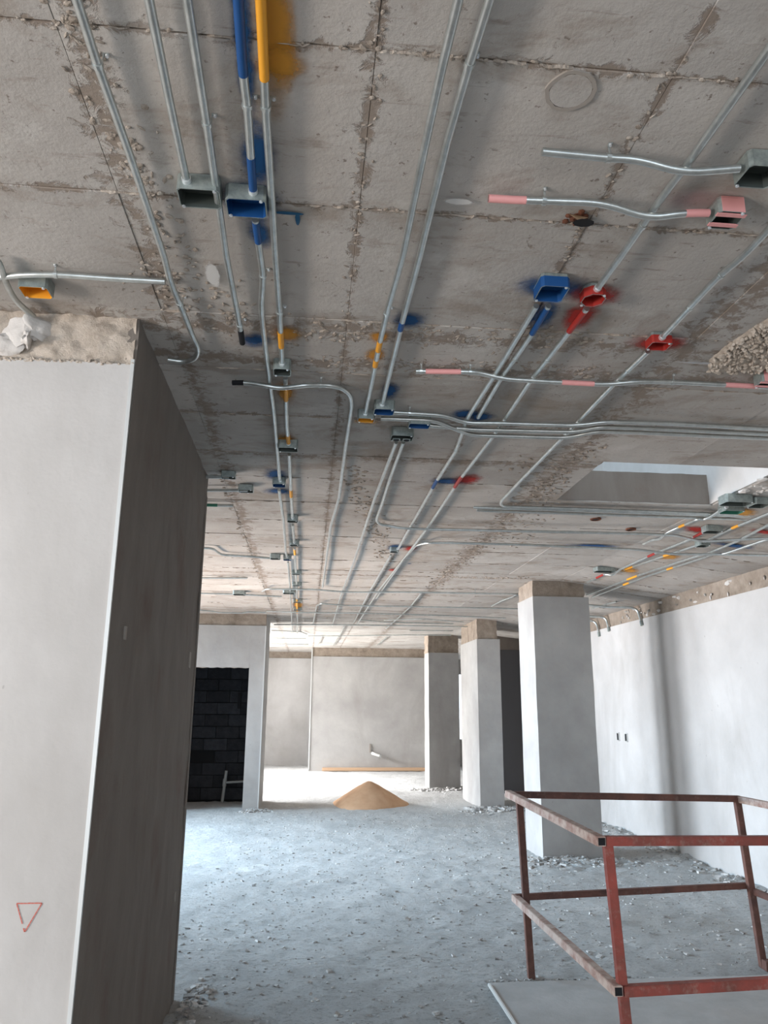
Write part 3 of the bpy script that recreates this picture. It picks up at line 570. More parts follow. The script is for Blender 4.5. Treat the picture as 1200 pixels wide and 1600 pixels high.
# grout crust along the seams, hanging crumbs
bm = bmesh.new()
def crust_line(x0, y0, x1, y1, n_, wid, s=1.0):
    for i in range(n_):
        t = random.random(); x = x0 + (x1 - x0) * t + random.gauss(0, wid[0]); y = y0 + (y1 - y0) * t + random.gauss(0, wid[1])
        if HX0 - .02 < x < HX1 + .02 and HY0 - .02 < y < HY1 + .02: continue
        if x < -.7 and y < 4.9: continue
        if x > 4.2: continue
        lump(bm, (x, y, cz(x) - .002), random.uniform(.004, .02) * s, random.uniform(.004, .014) * s, random.uniform(.002, .006) * s, i)
for j, yy in enumerate(ye):
    if 1 < yy < 13: crust_line(-1.2, yy, min(4.1, .3 + yy * .6), yy, 40, (.02, .004), .6)
for (x0, y0, x1, y1, n_, wd, s) in ((.11, 1.2, .11, 2.7, 60, (.012, .02), .6), (.81, 1.1, .80, 2.6, 60, (.01, .02), .6), (-.1, 2.78, 1.1, 2.72, 170, (.05, .045), 1.1), (.0, 3.05, 1.3, 3.0, 110, (.05, .05), 1.0),
        (.2, 4.5, .75, 7.5, 260, (.05, .1), 1.3), (1.55, 4.0, 1.5, 9.5, 320, (.06, .1), 1.3), (1.3, 4.2, 1.7, 5.2, 90, (.08, .06), 1.3), (1.65, 5.2, 1.8, 6.8, 110, (.10, .1), 1.4), (-.6, 5.0, -.6, 9.5, 110, (.015, .1), 1.2),
        (-.58, 1.2, -.45, 2.4, 120, (.035, .03), .9), (-.65, 2.4, -.3, 2.7, 110, (.09, .07), .9), (2.4, 8.5, 1.5, 8.6, 90, (.1, .05), 1.4)):
    crust_line(x0, y0, x1, y1, n_, wd, s)
for yy in [v for v in ye if 1 < v < 14]:
    for k in range(46):
        x = random.uniform(-1.5, min(4.1, .3 + yy * .62))
        if (HX0 - .06 < x < HX1 + .06 and HY0 - .03 < yy < HY1 + .03) or (x < -.7 and yy < 4.9): continue
        L_ = random.uniform(.015, .09); ph = random.random() * 9
        vs = [(x + L_ * (q / 4 - .5), yy + .0022 * math.sin(ph + q * 1.7), cz(x)) for q in range(5)]
        dn = random.uniform(.003, .0085)
        A = [bm.verts.new((a, b_ - .0022, c_ + .004)) for a, b_, c_ in vs]; B = [bm.verts.new((a, b_, c_ - dn * math.sin((i + .6) / 5.2 * math.pi))) for i, (a, b_, c_) in enumerate(vs)]; D = [bm.verts.new((a, b_ + .0022, c_ + .004)) for a, b_, c_ in vs]
        for i in range(4): bm.faces.new((A[i], B[i], B[i + 1], A[i + 1])); bm.faces.new((B[i], D[i], D[i + 1], B[i + 1]))
cr = obj('grout_crust', bm, 'crust', ceiling); cr['kind'] = 'stuff'

# thick triangular mortar patch near the right edge
poly = [(1.771, 2.382), (1.696, 2.463), (1.68, 2.55), (1.669, 2.638), (1.664, 2.74), (1.663, 2.839), (1.709, 2.937), (1.9, 2.91), (2.092, 2.867), (2.1, 2.6), (2.05, 2.4)]
bm = bmesh.new(); cxy = (1.86, 2.66)
rings = []
for ri, f in enumerate((1.0, .93, .84, .74, .64, .54, .44, .34, .24, .14)):
    ring = []
    K = 88
    for k in range(K):
        t = k / K * len(poly); a = poly[int(t) % len(poly)]; b_ = poly[(int(t) + 1) % len(poly)]; q = t - int(t)
        x = a[0] + (b_[0] - a[0]) * q; y = a[1] + (b_[1] - a[1]) * q
        x = cxy[0] + (x - cxy[0]) * f; y = cxy[1] + (y - cxy[1]) * f
        nn = noise.fractal(Vector((x, y, 0)) * 28, .7, 2.2, 5)
        ring.append(bm.verts.new((x + nn * .006, y + nn * .006, H - (.0 if ri == 0 else .016 + .013 * nn))))
    rings.append(ring)
for A, B in zip(rings, rings[1:]):
    for k in range(K): bm.faces.new((A[k], B[k], B[(k + 1) % K], A[(k + 1) % K]))
bm.faces.new(rings[-1])
for k in range(520):
    t = random.random() * len(poly); a = poly[int(t)]; b_ = poly[(int(t) + 1) % len(poly)]; q = t - int(t); f = random.random() ** .45
    x = cxy[0] + (a[0] + (b_[0] - a[0]) * q - cxy[0]) * f; y = cxy[1] + (a[1] + (b_[1] - a[1]) * q - cxy[1]) * f
    lump(bm, (x, y, H - .018), random.uniform(.005, .016), random.uniform(.004, .012), random.uniform(.005, .016), k)
obj('mortar_patch', bm, 'mortar', ceiling, True)
# round cast imprint, rusty cavity, two sleeves
def ring_mesh(c_, r0, r1, z0, z1, seg=28):
    bm = bmesh.new(); A = []; 
    for k in range(seg):
        a = 2 * math.pi * k / seg; j = random.uniform(.96, 1.04)
        A.append([bm.verts.new((c_[0] + math.cos(a) * rr * j, c_[1] + math.sin(a) * rr * j, zz)) for rr, zz in ((r0, z0), (r0, z1), (r1, z1), (r1, z0))])
    for k in range(seg):
        P_, Q = A[k], A[(k + 1) % seg]
        for q in range(4): bm.faces.new((P_[q], Q[q], Q[(q + 1) % 4], P_[(q + 1) % 4]))
    return bm
obj('cast_ring', ring_mesh((.585, 1.475), .052, .062, H + .002, H - .006), 'joint', ceiling)
bm = bmesh.new(); bmesh.ops.create_cone(bm, cap_ends=True, segments=26, radius1=.051, radius2=.053, depth=.007, matrix=Matrix.Translation((.585, 1.475, H - .002))); obj('cast_disc', bm, 'ceiling', ceiling)
for (cx, cy, rr) in ((2.22, 5.64, .042), (2.64, 5.95, .042)):
    s = obj('pipe_sleeve', ring_mesh((cx, cy), rr - .007, rr, H + .002, H - .012, 20), 'rust', ceiling)
    bm = bmesh.new(); bmesh.ops.create_circle(bm, cap_ends=True, segments=20, radius=rr - .006, matrix=Matrix.Translation((cx, cy, H - .005)))
    obj('sleeve_shade_disc', bm, 'dark', s).location = (0, 0, 0)  # flat dark disc painted as the shade up the sleeve
bm = bmesh.new()
for k in range(16): lump(bm, (.782 + random.gauss(0, .02), 1.945 + random.gauss(0, .014), H - .003), .013, .011, .006, k)
obj('cavity_fill', bm, 'rust', ceiling)
bm = bmesh.new(); bmesh.ops.create_circle(bm, cap_ends=True, segments=9, radius=.026, matrix=Matrix.Translation((.790, 1.955, H - .016)) @ Matrix.Diagonal((1.3, .8, 1, 1)));  obj('cavity_shade_disc', bm, 'dark', ceiling)  # dark disc coloured as the shade of a hole
bm = bmesh.new(); vs = [bm.verts.new(q) for q in ((.735, 1.93, H - .006), (.755, 1.90, H - .04), (.795, 1.925, H - .018), (.772, 1.95, H - .012))]; bm.faces.new(vs)
bmesh.ops.solidify(bm, geom=bm.faces[:], thickness=.002); obj('torn_paper', bm, 'tan', ceiling)

# spray marks: thin paint on the ceiling
for (col, p_, rr) in SPRAYS:
    bm = bmesh.new(); seg = 24
    bmesh.ops.create_circle(bm, cap_ends=True, segments=seg, radius=1.45)
    me = bpy.data.meshes.new('spray_mark'); bm.normal_update(); bm.to_mesh(me); bm.free(); me.materials.append(M['spray_' + col])
    o = bpy.data.objects.new('spray_mark', me); C.objects.link(o); o.parent = ceiling
    o.location = (p_[0], p_[1], cz(p_[0]) - .0050 - H - .0002 * SPRAYS.index((col, p_, rr))); k_ = 1.25 if 'line' in col or col == 'white' else 1.6; o.scale = (rr[0] * k_, rr[1] * k_, 1)
    if p_[0] > 3: o.rotation_euler = (0, math.atan(.125), 0)

# ---- shaft above the opening
shaft = empty('wall_shaft', (0, 0, H)); shaft['kind'] = 'structure'
rough_box('shaft_side', (HX1, HX1 + .15, 3.6, 8.0, H + .01, 6.2), 'plaster_pale', shaft, .006, .12, 3, 'x')
rough_box('shaft_edge', (HX0 - .14, HX1 + .002, HY1, HY1 + .15, H + .008, H + .235), 'side', shaft, .008, .05, 5, 'y')
rough_box('shaft_side', (.2, HX1, 7.1, 7.25, H + .23, 6.2), 'plaster', shaft, .006, .15, 6, 'y')
rough_box('shaft_edge', (HX0 - .14, HX0, HY0 - .05, HY1, H + .004, H + .235), 'band', shaft, .012, .04, 8, 'X')
rough_box('shaft_side', (-.2, -.05, 3.0, 7.2, H + .23, 6.2), 'plaster', shaft, .006, .3, 6, 'X')
bm = bmesh.new()
for k in range(60):
    y = random.uniform(3.9, 5.0); x = HX1 + .06 + (5.0 - y) * .12 + random.gauss(0, .05)
    lump(bm, (x, y, cz(x) - .006), random.uniform(.012, .045), random.uniform(.012, .04), random.uniform(.008, .02), k)
mo = obj('mortar_lumps', bm, 'gypsum', shaft); mo['kind'] = 'stuff'

# ---- near left wall block
wl = empty('wall_left', (-.69, 2.73, 0)); wl['kind'] = 'structure'
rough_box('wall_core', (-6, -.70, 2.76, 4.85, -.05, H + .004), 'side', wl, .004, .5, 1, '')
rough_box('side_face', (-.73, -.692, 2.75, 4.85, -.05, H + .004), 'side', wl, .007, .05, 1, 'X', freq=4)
rough_box('rough_band', (-2.6, -.700, 2.748, 2.80, 2.83, H + .004), 'mortar', wl, .014, .014, 2, 'y', freq=26)
pl = rough_box('plaster_coat', (-2.6, -.700, 2.73, 2.77, -.05, 2.842), 'plaster_pale', wl, .002, .06, 4, 'y', freq=2)
bm = bmesh.new()
for k in range(70):
    t = random.random(); x = -1.25 + t * .55
    lump(bm, (x, 2.735, 2.842 + random.gauss(0, .004)), random.uniform(.006, .02), .008, random.uniform(.003, .009), k)
q = obj('ragged_edge', bm, 'mortar', wl); q['kind'] = 'stuff'
bm = bmesh.new()
for (x, z, sx, sz) in ((-1.13, 2.95, .07, .055), (-1.05, 2.97, .06, .045), (-1.17, 2.90, .07, .04), (-1.09, 2.92, .05, .03)):
    lump(bm, (x, 2.735, z), sx, .018, sz, x * 9, 3, .55)
obj('gypsum_dab', bm, 'gypsum', wl, True)
# corner bead down the edge
boxo('corner_bead', (-.703, -.690, 2.724, 2.736, -.05, 2.86), 'bead', wl)
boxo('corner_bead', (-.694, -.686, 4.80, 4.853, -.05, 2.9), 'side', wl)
for (y, z, a, c_) in ((2.95, 1.83, .02, .05), (4.55, 1.80, .06, .09), (4.62, .55, .03, .05)):
    o = boxo('chipped_pocket', (-.70, -.6845, y, y + a, z, z + c_), 'joint', wl)
# the chalk triangle, point down
bm = bmesh.new(); tri = [(-.892, .985), (-.815, .985), (-.858, .903)]
for a, b_ in zip(tri, tri[1:] + tri[:1]):
    A = Vector((a[0], 2.7262, a[1])); B = Vector((b_[0], 2.7262, b_[1])); d = (B - A).normalized(); nrm = Vector((-d.z, 0, d.x)) * .0018
    k = 7
    for i in range(k):
        if random.random() < .06: continue
        P0 = A + (B - A) * (i / k); P1 = A + (B - A) * ((i + .93) / k)
        vs = [bm.verts.new(P0 + nrm), bm.verts.new(P1 + nrm * random.uniform(.6, 1.2)), bm.verts.new(P1 - nrm), bm.verts.new(P0 - nrm)]
        f = bm.faces.new(vs)
bmesh.ops.recalc_face_normals(bm, faces=bm.faces[:])
o = obj('chalk_triangle', bm, 'chalk', wl); o['label'] = 'red chalk triangle pointing down'

# ---- right wall, slightly hazy plaster with an unplastered head
wr = empty('wall_right', (4.25, 8, 0)); wr['kind'] = 'structure'
rough_box('wall_core', (4.27, 4.5, -5, 15.4, -.05, H), 'band', wr, .02, .5, 2, '')
rough_box('rough_band', (4.262, 4.30, 3.5, 15.0, 2.66, 2.93), 'band', wr, .010, .05, 12, 'x', freq=7)
rough_box('plaster_coat', (4.25, 4.29, -5, 15.0, -.08, 2.70), 'plaster_pale', wr, .003, .09, 4, 'xz', .022, freq=1.5)
bm = bmesh.new()
for k in range(46):
    y = random.uniform(5.8, 10.5); lump(bm, (4.257, y, random.uniform(2.72, 2.86)), .008, random.uniform(.01, .05), random.uniform(.01, .028), k)
q = obj('plaster_splats', bm, 'gypsum', wr); q['kind'] = 'stuff'
# ---- cross wall behind the columns, darkened to paint in its shade
wc = empty('wall_cross', (3.5, 15.0, 0)); wc['kind'] = 'structure'
rough_box('plaster_coat', (3.45, 4.27, 15.0, 15.3, -.08, 2.68), 'shaded_render', wc, .004, .1, 7, 'y')
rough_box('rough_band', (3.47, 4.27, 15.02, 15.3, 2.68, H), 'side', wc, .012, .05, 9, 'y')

# ---- doorway block
wd = empty('wall_doorway', (-.71, 12.73, 0)); wd['kind'] = 'structure'
rough_box('plaster_coat', (-.955, -.71, 12.73, 12.85, -.06, 2.85), 'plaster', wd, .004, .08, 4, 'y')
rough_box('plaster_coat', (-6, -2.15, 12.73, 12.85, -.06, 2.85), 'plaster', wd, .004, .2, 5, 'y')
rough_box('plaster_coat', (-2.15, -.955, 12.73, 12.85, 2.17, 2.85), 'plaster', wd, .004, .06, 6, 'yz', .018)
rough_box('rough_band', (-6, -.715, 12.745, 12.86, 2.85, H + .002), 'band', wd, .008, .08, 7, 'y')
rough_box('side_face', (-.86, -.712, 12.85, 14.05, -.06, H + .002), 'plaster_col', wd, .004, .1, 3, 'X')
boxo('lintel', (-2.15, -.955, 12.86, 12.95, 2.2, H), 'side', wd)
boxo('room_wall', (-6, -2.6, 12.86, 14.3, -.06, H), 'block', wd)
boxo('corner_bead', (-.722, -.706, 12.722, 12.736, .02, 2.85), 'bead', wd)
# block wall inside, each block its own piece
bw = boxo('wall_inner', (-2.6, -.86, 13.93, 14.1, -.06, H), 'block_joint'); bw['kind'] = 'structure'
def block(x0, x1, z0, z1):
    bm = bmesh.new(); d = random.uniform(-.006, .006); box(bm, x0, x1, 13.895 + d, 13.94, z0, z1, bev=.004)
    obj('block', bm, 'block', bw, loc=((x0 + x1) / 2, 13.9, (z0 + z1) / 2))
for rI in range(12):
    z0 = .02 + rI * .2; off = .2 if rI % 2 else 0
    x = -2.55 - off
    while x < -.9:
        a, b_ = max(x, -2.55), min(x + .392, -.865)
        skip = (rI == 3 and -2.2 < (a + b_) / 2 < -1.6) or (b_ - a < .06)
        if not skip: block(a, b_, z0 + .006, z0 + .194)
        x += .4
bm = bmesh.new(); box(bm, -1.21, -1.15, 13.86, 13.9, 1.52, 1.78); obj('wall_chase', bm, 'dark', bw)  # dark bar coloured as the shade in the slot
# supply pipe with tee standing in the dark room
t = empty('drain_pipe', (-1.35, 13.78, 0)); tag(t, 'pale grey plastic pipe with a tee standing inside the dark doorway room', 'pipe')
bm = bmesh.new(); tube(bm, [(-1.37, 13.78, 0), (-1.33, 13.78, .5)], .026, 12); obj('riser', bm, 'pvc_dark', t, True)
bm = bmesh.new(); tube(bm, [(-1.34, 13.78, .31), (-.98, 13.78, .33)], .02, 10); obj('branch', bm, 'pvc_dark', t, True)
bm = bmesh.new(); tube(bm, [(-1.352, 13.78, .25), (-1.345, 13.78, .37)], .033, 12); obj('tee', bm, 'pvc_dark', t, True)

# ---- far walls
wb = empty('wall_back', (.08, 20.08, 0)); wb['kind'] = 'structure'
rough_box('plaster_coat', (.08, 3.12, 20.08, 20.2, -.06, 2.81), 'plaster', wb, .004, .15, 2, 'y')
rough_box('rough_band', (.10, 3.12, 20.10, 20.25, 2.80, H + .002), 'band', wb, .02, .08, 3, 'y')
boxo('side_face', (.09, 3.11, 20.2, 21.9, -.06, H), 'plaster_pale', wb)
boxo('corner_bead', (.070, .10, 20.065, 20.09, .02, H - .02), 'bead', wb)
boxo('corner_bead', (3.08, 3.125, 20.06, 20.09, .02, H - .02), 'bead', wb)
wf = empty('wall_far', (0, 21.95, 0)); wf['kind'] = 'structure'
rough_box('plaster_coat', (-5, .1, 21.95, 22.1, -.06, 2.86), 'plaster_pale', wf, .004, .2, 2, 'y')
rough_box('rough_band', (-5, .1, 21.97, 22.1, 2.85, H + .002), 'band', wf, .01, .1, 3, 'y')
for dims in ((3.05, 3.6, 21.95, 22.15, -.06, H), (6.4, 7.2, 21.95, 22.15, -.06, H), (3.6, 6.4, 21.95, 22.15, -.06, .66), (3.6, 6.4, 21.95, 22.15, 2.47, H)):
    boxo('window_wall', dims, 'plaster_col', wf)
boxo('window_sill', (3.58, 6.42, 21.88, 22.2, .64, .68), 'slab', wf)
# outer shell of the hall with its openings
ws = empty('wall_side', (-6, 8, 0)); ws['kind'] = 'structure'
for (y0, y1) in ((-5, -3), (1.8, 2.8)): boxo('wall_pier', (-6.2, -6.0, y0, y1, -.1, H), 'plaster_col', ws)
for (y0, y1) in ((4.8, 6.3), (7.9, 8.7), (10.3, 11.0), (12.5, 12.75)): boxo('wall_pier', (-4.6, -4.4, y0, y1, -.1, H), 'plaster_col', ws)
boxo('wall_pier', (-5.2, -5.0, 20.5, 22.1, -.1, H), 'plaster_col', ws)
boxo('wall_pier', (7.2, 7.35, 15, 22.1, -.1, H), 'plaster_col', ws)
boxo('wall_pier', (4.5, 7.35, 15.2, 15.4, -.1, H), 'plaster_col', ws)
we = empty('wall_entry', (0, -5, 0)); we['kind'] = 'structure'
for (x0, x1) in ((-6.2, -3.7), (2.7, 4.5)): boxo('wall_pier', (x0, x1, -5.2, -5.0, -.1, H), 'plaster_col', we)

# ---- columns
def column(label, x0, x1, y0, y1, zt, hx0, hx1, hy0, hy1, seed):
    t = empty('concrete_column', ((x0 + x1) / 2, (y0 + y1) / 2, 0)); tag(t, label, 'column', None)
    rough_box('shaft', (x0, x1, y0, y1, -.06, zt), 'plaster_col', t, .003, .09, seed, 'xXyY', freq=2.5)
    rough_box('unplastered_head', (hx0, hx1, hy0, hy1, zt, H + .004), 'band', t, .014, .035, seed + 3, 'xXy', freq=14)
    return t
column('big plastered column with a brown unplastered head, nearest, behind the railing', 2.59, 3.265, 8.67, 9.32, 2.85, 2.60, 3.22, 8.70, 9.30, 1)
column('plastered middle column with a stepped raw head, left of the nearest column', 2.83, 3.225, 12.82, 14.25, 2.70, 2.84, 3.19, 12.85, 14.2, 5)
column('farthest plastered column beside the far wall, with a tall brown head', 2.47, 3.10, 15.83, 16.4, 2.66, 2.47, 3.10, 15.86, 16.4, 9)

# ================================================================ floor things
# sand heap
bm = bmesh.new(); R_, A_ = 26, 60; cx, cy = 1.07, 13.42
ctr = bm.verts.new((cx, cy, .36)); prev = None
for i in range(1, R_ + 1):
    f = i / R_; ring = []
    for k in range(A_):
        a = 2 * math.pi * k / A_
        rad = .60 * f * (1 + .10 * math.sin(a * 3 + 1) * f + .06 * noise.noise(Vector((math.cos(a) * 2, math.sin(a) * 2, 3))))
        x, y = cx + rad * math.cos(a) * 1.06, cy + rad * math.sin(a)
        hz = .36 * (1 - f) ** 1.0; hz = .36 - ((f * .36) ** 2 + .0036) ** .5 + .06 * (1 - f) if f < 1 else -.02
        hz = max(-.02, hz + .008 * noise.fractal(Vector((x, y, 0)) * 7, .8, 2.1, 4))
        ring.append(bm.verts.new((x, y, hz)))
    if prev:
        for k in range(A_): bm.faces.new((prev[k], ring[k], ring[(k + 1) % A_], prev[(k + 1) % A_]))
    else:
        for k in range(A_): bm.faces.new((ctr, ring[k], ring[(k + 1) % A_]))
    prev = ring
tag(obj('sand_heap', bm, 'sand', smooth=True), 'small cone of orange sand on the grey floor before the far wall', 'sand heap')
# timber lying along the far wall
bm = bmesh.new(); box(bm, .42, 3.05, 19.93, 20.06, .0, .075, bev=.006)
tag(obj('timber_plank', bm, 'timber'), 'long tan timber plank lying along the foot of the far wall', 'plank')
# waste pipe stub on the far wall
t = empty('waste_pipe', (1.72, 20.05, .4)); tag(t, 'white waste pipe stub sticking out of the far wall', 'pipe')
bm = bmesh.new(); tube(bm, smooth_path([(1.68, 20.1, .42), (1.70, 19.95, .41), (1.86, 19.93, .36)], .05), .035, 12); obj('elbow', bm, 'pvc', t, True)
bm = bmesh.new(); tube(bm, [(1.845, 19.932, .366), (1.89, 19.928, .352)], .044, 12); obj('collar', bm, 'pvc_dark', t, True)
bm = bmesh.new(); box(bm, 1.60, 1.64, 20.055, 20.08, .44, .64); obj('wall_chase', bm, 'joint', t)
# two cable outlets on the right wall
for (y, lb) in ((10.46, 'left one of two small open cable outlets in the right wall'), (10.19, 'right one of two small open cable outlets in the right wall')):
    t = empty('cable_outlet', (4.25, y, 1.2)); tag(t, lb, 'outlet', 'cable outlets in the right wall')
    bm = bmesh.new()
    for d in ((4.236, 4.262, y - .04, y - .03, 1.15, 1.26), (4.236, 4.262, y + .03, y + .04, 1.15, 1.26), (4.236, 4.262, y - .03, y + .03, 1.25, 1.26), (4.236, 4.262, y - .03, y + .03, 1.15, 1.16)): box(bm, *d)
    obj('frame', bm, 'bead', t); boxo('recess_shade', (4.243, 4.262, y - .03, y + .03, 1.16, 1.25), 'dark', t)  # solid dark box in place of the shaded hollow

# smooth trowelled strip with its white edge trim
t = empty('concrete_slab', (1.12, 3.2, 0)); tag(t, 'smooth trowelled concrete slab under the front of the railing', 'slab')
rough_box('slab_body', (1.125, 3.5, 2.2, 4.965, -.1, .012), 'slab', t, .01, .12, 3, 'Y')
bm = bmesh.new(); box(bm, 1.106, 1.124, 3.0, 4.93, .004, .022, bev=.004); obj('edge_strip', bm, 'pvc', t)

# ---- steel guard railing
rail = empty('guard_railing', (1.4, 5.07, 0)); tag(rail, 'red-brown square tube guard railing round a bay on the right', 'railing')
def bar(name, a, b_, m, s=.04, up=(0, 0, 1), dark_end=None):
    a, b_ = Vector(a), Vector(b_); d = b_ - a; L = d.length; d.normalize()
    side = d.cross(Vector(up)); side.normalize(); u_ = side.cross(d)
    mtx = Matrix(((side.x, d.x, u_.x, a.x), (side.y, d.y, u_.y, a.y), (side.z, d.z, u_.z, a.z), (0, 0, 0, 1)))
    bm = bmesh.new(); box(bm, -s / 2, s / 2, 0, L, -s / 2, s / 2, bev=.0025, mtx=mtx)
    o = obj(name, bm, m, rail)
    if dark_end is not None:
        bm = bmesh.new(); yy = -.0015 if dark_end == 0 else L + .0015
        box(bm, -s / 2 + .005, s / 2 - .005, min(yy, yy + .001), max(yy, yy + .001), -s / 2 + .005, s / 2 - .005, mtx=mtx)
        h = obj('dark_end', bm, 'dark', o); h.location = (0, 0, 0)  # dark plate painted as the unlit inside of the tube
    return o
X0, X1, Y0, Y1 = 1.40, 2.93, 3.60, 5.07
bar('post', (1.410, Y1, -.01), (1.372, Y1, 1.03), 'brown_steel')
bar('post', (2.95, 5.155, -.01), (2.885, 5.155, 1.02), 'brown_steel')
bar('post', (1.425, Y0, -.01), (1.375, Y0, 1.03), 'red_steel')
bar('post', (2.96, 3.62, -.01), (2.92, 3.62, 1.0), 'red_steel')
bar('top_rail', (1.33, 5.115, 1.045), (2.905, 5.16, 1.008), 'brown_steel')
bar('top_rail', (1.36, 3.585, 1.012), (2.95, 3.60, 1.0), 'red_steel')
bar('top_rail', (1.318, 5.14, 1.048), (1.337, 3.565, 1.012), 'dust_lit_steel', .042, dark_end=1)
bar('top_rail', (2.90, 5.18, 1.005), (2.98, 3.60, 1.005), 'dust_lit_steel')
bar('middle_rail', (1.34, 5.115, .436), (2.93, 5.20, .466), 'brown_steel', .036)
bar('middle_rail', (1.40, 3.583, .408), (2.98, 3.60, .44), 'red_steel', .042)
bar('middle_rail', (1.340, 5.14, .43), (1.372, 3.563, .412), 'dust_lit_steel', .042, dark_end=1)
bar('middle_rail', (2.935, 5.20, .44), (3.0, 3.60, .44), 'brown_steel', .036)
bar('base_lug', (2.93, 5.11, .02), (3.0, 5.11, .02), 'brown_steel', .06)

# ---- rubble scattered over the floor
bm = bmesh.new()
def flz(x, y): return floor_z(x, y)
def scatter(n_, fx, fy, smin, smax):
    for i in range(n_):
        x, y = fx(), fy()
        if (-6 < x < -.66 and 2.7 < y < 4.95) or x > 4.23 or (1.1 < x < 3.5 and 2.2 < y < 4.98): continue
        if 2.6 < x < 3.25 and 8.7 < y < 9.3: continue
        if (x - 1.07) ** 2 + (y - 13.42) ** 2 < .4: continue
        s = random.uniform(smin, smax) * (1 if random.random() < .85 else 1.7)
        rr = bmesh.ops.create_cube(bm, size=1) if i % 3 else bmesh.ops.create_icosphere(bm, subdivisions=1, radius=.6)
        R3 = Matrix.Rotation(random.random() * 6.28, 4, 'Z') @ Matrix.Rotation(random.uniform(-.5, .5), 4, 'X')
        sc = Vector((s, s * random.uniform(.4, 1), s * random.uniform(.2, .5)))
        z = flz(x, y) + s * .08
        for v in rr['verts']:
            v.co = R3 @ Vector((v.co.x * sc.x * random.uniform(.7, 1.2), v.co.y * sc.y * random.uniform(.7, 1.2), v.co.z * sc.z)) + Vector((x, y, z))
scatter(5200, lambda: random.uniform(-.9, 4.1), lambda: 3.6 + 9 * random.random() ** 1.2, .006, .022)
scatter(450, lambda: random.gauss(2.95, .33), lambda: random.gauss(8.5, .16), .012, .05)
scatter(300, lambda: random.gauss(3.05, .25), lambda: random.gauss(12.6, .13), .02, .075)
scatter(300, lambda: 4.2 - abs(random.gauss(0, .14)), lambda: random.uniform(6, 12), .012, .05)
scatter(200, lambda: random.gauss(2.75, .3), lambda: random.gauss(15.6, .12), .02, .06)
scatter(120, lambda: random.gauss(-.72, .12), lambda: random.gauss(12.62, .08), .015, .05)
scatter(150, lambda: -.63 + abs(random.gauss(0, .06)), lambda: random.uniform(4.4, 5.1), .01, .04)
scatter(120, lambda: random.uniform(1.15, 2.2), lambda: random.gauss(5.02, .02), .008, .025)
tag(obj('rubble', bm, 'rubble'), 'loose chips of concrete rubble scattered over the grey floor', 'rubble', kind='stuff')

# ================================================================ conduits and boxes
def nearest(path, P_):
    best = None
    for i in range(len(path) - 1):
        a, b_ = path[i], path[i + 1]; d = b_ - a
        if d.length < 1e-6: continue
        t_ = max(0, min(1, (P_ - a).dot(d) / d.length_squared)); q = a + d * t_; e = (q - P_).length
        if best is None or e < best[0]: best = (e, i, t_, q, d.normalized())
    return best
RC = .011
def conduit(label, pts, sads, paints):
    pts = [Vector(p_) for p_ in pts]
    if pts[0].y < 1.35 and pts[1].y > pts[0].y and abs(pts[1].x - pts[0].x) < .1: pts[0] = Vector((pts[0].x, .1, pts[0].z))
    if len(pts) > 1 and (pts[-1] - pts[-2]).x > .08 and pts[-1].x > 1.9 and abs((pts[-1] - pts[-2]).y) < .1: pts[-1] = pts[-1] + Vector((.5, 0, 0))
    t = empty('conduit', pts[0]); tag(t, label, 'conduit', 'galvanised conduits under the ceiling')
    path = smooth_path(pts, .06)
    bm = bmesh.new(); tube(bm, path, RC, 10); obj('tube', bm, 'galv', t, True)
    for s_ in sads:
        e, i, tt, q, d = nearest(path, Vector(s_))
        sd = d.cross(Vector((0, 0, 1))).normalized()
        bm = bmesh.new(); ring = [q + d * w_ for w_ in (-.006, .006)]
        tube(bm, ring, RC + .0022, 12)
        top = cz(q.x) - q.z
        mtx = Matrix(((sd.x, d.x, 0, q.x), (sd.y, d.y, 0, q.y), (0, 0, 1, q.z), (0, 0, 0, 1)))
        box(bm, RC, .024, -.0055, .0055, top - .004, top + .001, mtx=mtx); box(bm, RC - .001, RC + .001, -.003, .003, 0, top, mtx=mtx)
        o = obj('saddle_clamp', bm, 'galv', t)
        bm = bmesh.new(); bmesh.ops.create_cone(bm, cap_ends=True, segments=8, radius1=.004, radius2=.004, depth=.006, matrix=Matrix.Translation(q + sd * .019 + Vector((0, 0, top - .006))))
        h = obj('screw', bm, 'zinc', o); h.location = (0, 0, 0)
    for col, a, b_ in paints:
        ea, eb = nearest(path, Vector(a)), nearest(path, Vector(b_))
        if eb[1] + eb[2] < ea[1] + ea[2]: ea, eb = eb, ea
        seg = [ea[3]] + [path[k] for k in range(ea[1] + 1, eb[1] + 1)] + [eb[3]]
        seg = [s for i, s in enumerate(seg) if i == 0 or (s - seg[i - 1]).length > 1e-4]
        if len(seg) < 2: continue
        bm = bmesh.new(); tube(bm, seg, RC + .0007, 10)
        if col == 'dark': obj('dark_end', bm, 'dark', t, True)  # dark sleeve over the end of the tube
        else: o = obj('paint_band', bm, 'paint_' + col, t, True); o['label'] = col + ' paint band'
for c_ in CONDUITS: conduit(*c_)
